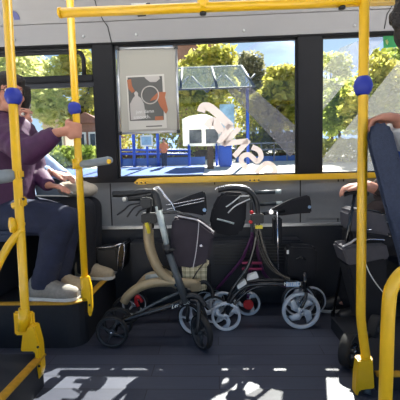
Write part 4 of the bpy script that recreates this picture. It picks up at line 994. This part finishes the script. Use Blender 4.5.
tree('pale tall tree at the far left of the right window',330,165,52,24,50,'leaf_pale',2600,16,size=.17)
tree('large green tree at the right edge of the right window',412,170,40,17,80,'leaf_green',4200,17,size=.17)
tree('pale green tree filling the left window beside the passenger',30,175,30,15,90,'leaf_pale',3000,18,size=.16)
tree('sunlit green tree at the right side of the left window',82,172,40,17,60,'leaf_yellow',2800,19,size=.16)
tree('pale tree at the left edge of the left window',-20,172,36,17,70,'leaf_pale',3200,20,size=.16)
tree('green tree behind the poster at the left of the middle window',140,168,52,22,70,'leaf_green',4000,25,size=.18)
def hedge(label,px0,px1,pt,Y,leaf,seed,n=2200):
    random.seed(seed); a=P(px0,pt,Y); c=P(px1,pt,Y); g=terrain(Y); t=thing('hedge',label,'hedge',((a.x+c.x)/2,Y,g)); mb=MB()
    for i in range(n):
        p=V((random.uniform(a.x,c.x),Y+random.uniform(-.5,.5),g+(a.z-g)*random.random()**.7)); s=.11*random.uniform(.6,1.4); q=V((random.gauss(0,1),random.gauss(0,1),random.gauss(0,1))).normalized(); w=q.orthogonal().normalized()
        mb.bm.faces.new([mb.bm.verts.new(p+q*s),mb.bm.verts.new(p+w*s*.5),mb.bm.verts.new(p-q*s),mb.bm.verts.new(p-w*s*.5)])
    mb.build('foliage',leaf,t); s=MB(); s.box((a.x+.1,Y-.25,g-.05),(c.x-.1,Y+.25,g+(a.z-g)*.15)); s.build('woody_base','bark',t)
hedge('green hedge below the trees in the left window',-30,96,150,13.5,'leaf_green',31,3200)
hedge('tall green hedge behind the shelter in the middle window',118,262,100,16.2,'leaf_yellow',32,4200)
hedge('dark green bushes behind the blue railing in the middle window',236,300,134,16.5,'leaf_olive',33,2200)
hedge('sunlit bushes low in the right window',318,440,140,13.,'leaf_yellow',34,2400)
# houses
def house(label,px0,px1,pe,pr,Y,wm,rm,nwin=3):
    a=P(px0,pe,Y); c=P(px1,pe,Y); g=terrain(Y)-.2; r=P((px0+px1)/2,pr,Y); t=thing('house',label,'house',((a.x+c.x)/2,Y+2,g))
    MB().box((a.x,Y,g),(c.x,Y+5,a.z)).build('wall',wm,t)
    mb=MB(); mb.prism([V((a.x-.3,Y-.3,a.z)),V((c.x+.3,Y-.3,a.z)),V((r.x,Y-.3,r.z))],(0,5.6,0)); mb.build('roof',rm,t)
    for k in range(nwin):
        x=a.x+(c.x-a.x)*(k+.5)/nwin; z=g+(a.z-g)*.5; w=(c.x-a.x)/nwin*.22
        o=MB().box((x-w-.08,Y-.06,z-.6),(x+w+.08,Y+.02,z+.6)).build('window','notice_white',t); MB().box((x-w,Y-.08,z-.52),(x+w,Y-.05,z+.52)).build('pane','window_dark',o)
house('pale house with brown gable roof in the left window',42,64,116,100,19.5,'render_wall','roof_tile',2)
house('brick house at the right end of the left window',76,98,124,113,15.2,'brick','roof_tile',2)
house('brown brick house above the yellow tree in the middle window',176,216,46,36,32,'brick','roof_tile',4)
# bus shelter
Ys=13.; gz=terrain(Ys)
t=thing('bus_shelter','blue bus shelter with pale glass roof across the street','bus shelter',(P(190,165,Ys).x,Ys,gz))
za=P(200,88,Ys-1.2).z; zb=P(200,72,Ys+.8).z; xa=P(118,80,Ys).x; xb=P(250,80,Ys).x
mb=MB(); mb.prism([V((xa,Ys-1.2,za)),V((xb,Ys-1.2,za)),V((xb-.25,Ys+.9,za+1.3)),V((xa,Ys+.9,za+1.3))],(0,0,.03)); mb.build('roof_glass','shelter_glass',t)
mb=MB()
for k in range(5):
    x=xa+(xb-xa)*k/4; mb.tube([(x,Ys-1.25,za-.03),(x-.06*k,Ys+.9,za+1.27)],.05,6)
mb.tube([(xa,Ys-1.2,za-.03),(xb,Ys-1.2,za-.03)],.03,6); mb.tube([(xa,Ys+.9,za+1.27),(xb-.25,Ys+.9,za+1.27)],.03,6); mb.build('roof_beam','beam_grey',t)
for px in (120,134,158,248):
    x=P(px,150,Ys).x; MB().tube([(x,Ys,gz-.05),(x,Ys,za+.72)],.06,8).build('post','blue_steel',t)
mb=MB()
for k in range(4):
    x=xa+(xb-xa)*(k+.25)/4
    mb.tube([(x,Ys,za+.7),(x+.55,Ys-.1,za+.1)],.04,6); mb.tube([(x+1.1,Ys,za+.7),(x+.55,Ys-.1,za+.1)],.04,6)
mb.build('roof_strut','beam_grey',t)
MB().box((P(120,160,Ys).x,Ys+.05,gz+.02),(P(205,160,Ys).x,Ys+.12,P(150,158,Ys).z)).build('kick_panel','blue_paving',t)
for y in (150,154): MB().tube([P(118,y,Ys+.05),P(190,y,Ys+.05)],.04,6).build('seat_rail','blue_steel',t)
# boards
t=thing('notice_board','pale map board between the two blue shelter posts','notice board',P(147,147,12.85))
a,c=P(140.5,146.5,12.8),P(152.5,135,12.8)
o=MB().box((a.x,12.8,a.z),(c.x,12.85,c.z),.01).build('board','notice_white',t); MB().box((a.x+.05,12.785,a.z+.05),(c.x-.05,12.8,c.z-.05)).build('map_sheet','notice_map',o)
MB().tube([((a.x+c.x)/2,12.86,terrain(12.9)-.05),((a.x+c.x)/2,12.86,a.z+.1)],.04,8).build('post','blue_steel',t)
t=thing('notice_board','large white notice board with two dark pictures, across the street','notice board',P(202,146,12.6))
Yk=12.6
MB().prism([P(x,y,Yk) for x,y in ((183,146),(182,119),(189,116),(200,114),(206,114),(221,120),(222,146))],(0,.08,0),.01).build('board','board_white',t)
MB().box(P(189.5,143.5,Yk-.01),P(201.5,129.5,Yk+.02)).build('picture','photo_mid',t); MB().box(P(206,143.5,Yk-.01),P(218,129,Yk+.02)).build('picture','photo_mid',t)
x=P(203,160,Yk).x
for dx in (-.5,.5): MB().tube([(x+dx,Yk+.04,terrain(Yk)-.05),(x+dx,Yk+.04,P(200,144,Yk).z)],.05,8).build('leg','blue_steel',t)
mb=MB(); mb.box(P(220,129,Ys+.5),P(234,104,Ys+.55),.01); o=tag(mb.build('timetable_panel','notice_map'),'green framed glass panel right of the white notice board','panel')
mb=MB()
x0,x1=P(207.5,178,11.6).x,P(214,178,11.6).x
mb.box((x0,11.6,terrain(11.6)-.05),(x1,11.8,P(210,146,11.6).z),.02); tag(mb.build('bollard','bark'),'dark brown wooden post below the white notice board','post')
t=thing('litter_bin','bright blue litter bin beside the dark brown post','bin',P(224,160,12))
mb=MB(); mb.box((P(218.5,160,12).x,12,terrain(12)),(P(232,160,12).x,12.45,P(224,146.5,12).z),.05); mb.build('body','blue_steel',t)
mb=MB(); mb.box((P(218,160,12).x,11.97,P(224,147.5,12).z),(P(232.5,160,12).x,12.48,P(224,145.5,12).z),.03); mb.build('lid','blue_steel',t)
# railing
t=thing('railing','blue panelled railing low in the middle window at right','railing',P(268,158,14))
a,c=P(236,165,14).x,P(300,165,14).x; zt=P(268,143,14).z; g=terrain(14)
MB().box((a,14,g),(c,14.06,P(268,156,14).z)).build('panel','blue_paving',t)
for f in (0,.5): 
    z=zt+(P(268,156,14).z-zt)*f; MB().tube([(a,14,z),(c,14,z)],.03,8).build('handrail','fence_grey',t)
for k in range(6): 
    x=a+(c-a)*k/5; MB().tube([(x,14,g-.05),(x,14,zt)],.03,8).build('post','fence_grey',t)
# pedestrian
def ped():
    Yp=12.3; b0=P(164.5,166,Yp); g=terrain(Yp); t=thing('person','pedestrian in orange top standing at the shelter across the street','person',(b0.x,Yp,g)); x=b0.x; hgt=P(164.5,140,Yp).z-g; k=hgt/1.72
    if k<.6: k=.6
    q=lambda a,b,c: V((x+a*k,Yp+b*k,g+c*k)); b=MB()
    for s in (-1,1):
        b.tube([q(s*.09,0,.9),q(s*.09,.0,.5),q(s*.09,0,.08)],[.09*k,.06*k,.04*k],8); b.tube([q(s*.09,0,.06),q(s*.09,-.15,.03)],[.045*k,.03*k],8)
        b.tube([q(s*.19,0,1.4),q(s*.24,-.02,1.12),q(s*.2,-.15,.92)],[.05*k,.042*k,.03*k],8); b.ell(q(s*.2,-.18,.88),.04*k,n=8)
    b.tube([q(0,0,.88),q(0,0,1.1),q(0,0,1.35),q(0,0,1.46)],[.16*k,.14*k,.17*k,.08*k],12,flat=(1,0,0),sx=.7); b.tube([q(0,0,1.42),q(0,0,1.6)],.055*k,8); head(b,q(0,0,1.62),(.2,-1,0),.22*k); remesh(b,'body','skin',t,.02,2)
    j=MB(); j.tube([q(0,0,.85),q(0,0,1.1),q(0,0,1.36),q(0,0,1.47)],[.19*k,.17*k,.2*k,.1*k],12,flat=(1,0,0),sx=.75)
    for s in (-1,1): j.tube([q(s*.18,0,1.4),q(s*.24,-.02,1.12)],[.07*k,.06*k],8)
    remesh(j,'top','orange_cloth',t,.02,2); p=MB()
    for s in (-1,1): p.tube([q(s*.09,0,.92),q(s*.09,0,.5),q(s*.09,0,.1)],[.11*k,.08*k,.07*k],8)
    remesh(p,'trousers','jeans',t,.02,2); h=MB(); h.ell(q(0,.02,1.66),(.1*k,.11*k,.1*k)); h.build('hair','hair_dark',t)
ped()
# ------------------------------------------------------------------ light
sd=V((.245,.88,.98)).normalized()
l=bpy.data.lights.new('sun','SUN'); l.energy=15.; l.angle=math.radians(.55); l.color=(1,.95,.86)
o=bpy.data.objects.new('sun',l); COL.objects.link(o); o.rotation_euler=sd.to_track_quat('Z','Y').to_euler(); o.location=(3,8,9)
for yy,e in ((1.75,13),):
    l=bpy.data.lights.new('added_fill_light','AREA'); l.shape='RECTANGLE'; l.size=3.6; l.size_y=.16; l.energy=e; l.color=(.97,.98,1)  # unseen area light added under the ceiling to brighten the interior
    o=bpy.data.objects.new('added_fill_light',l); COL.objects.link(o); o.location=(0,yy,2.345)
w=bpy.data.worlds.new('World'); SC.world=w; w.use_nodes=True; n=w.node_tree.nodes; lk=w.node_tree.links
sky=n.new('ShaderNodeTexSky'); sky.sky_type='HOSEK_WILKIE'; sky.turbidity=3.2; sky.sun_direction=sd; sky.ground_albedo=.35
bg=n['Background']; bg.inputs['Strength'].default_value=3.0
lk.new(sky.outputs[0],bg.inputs['Color'])
SC.view_settings.view_transform='Standard'; SC.view_settings.look='None'; SC.view_settings.gamma=1; SC.view_settings.use_curve_mapping=False
SC.view_settings.exposure=.5
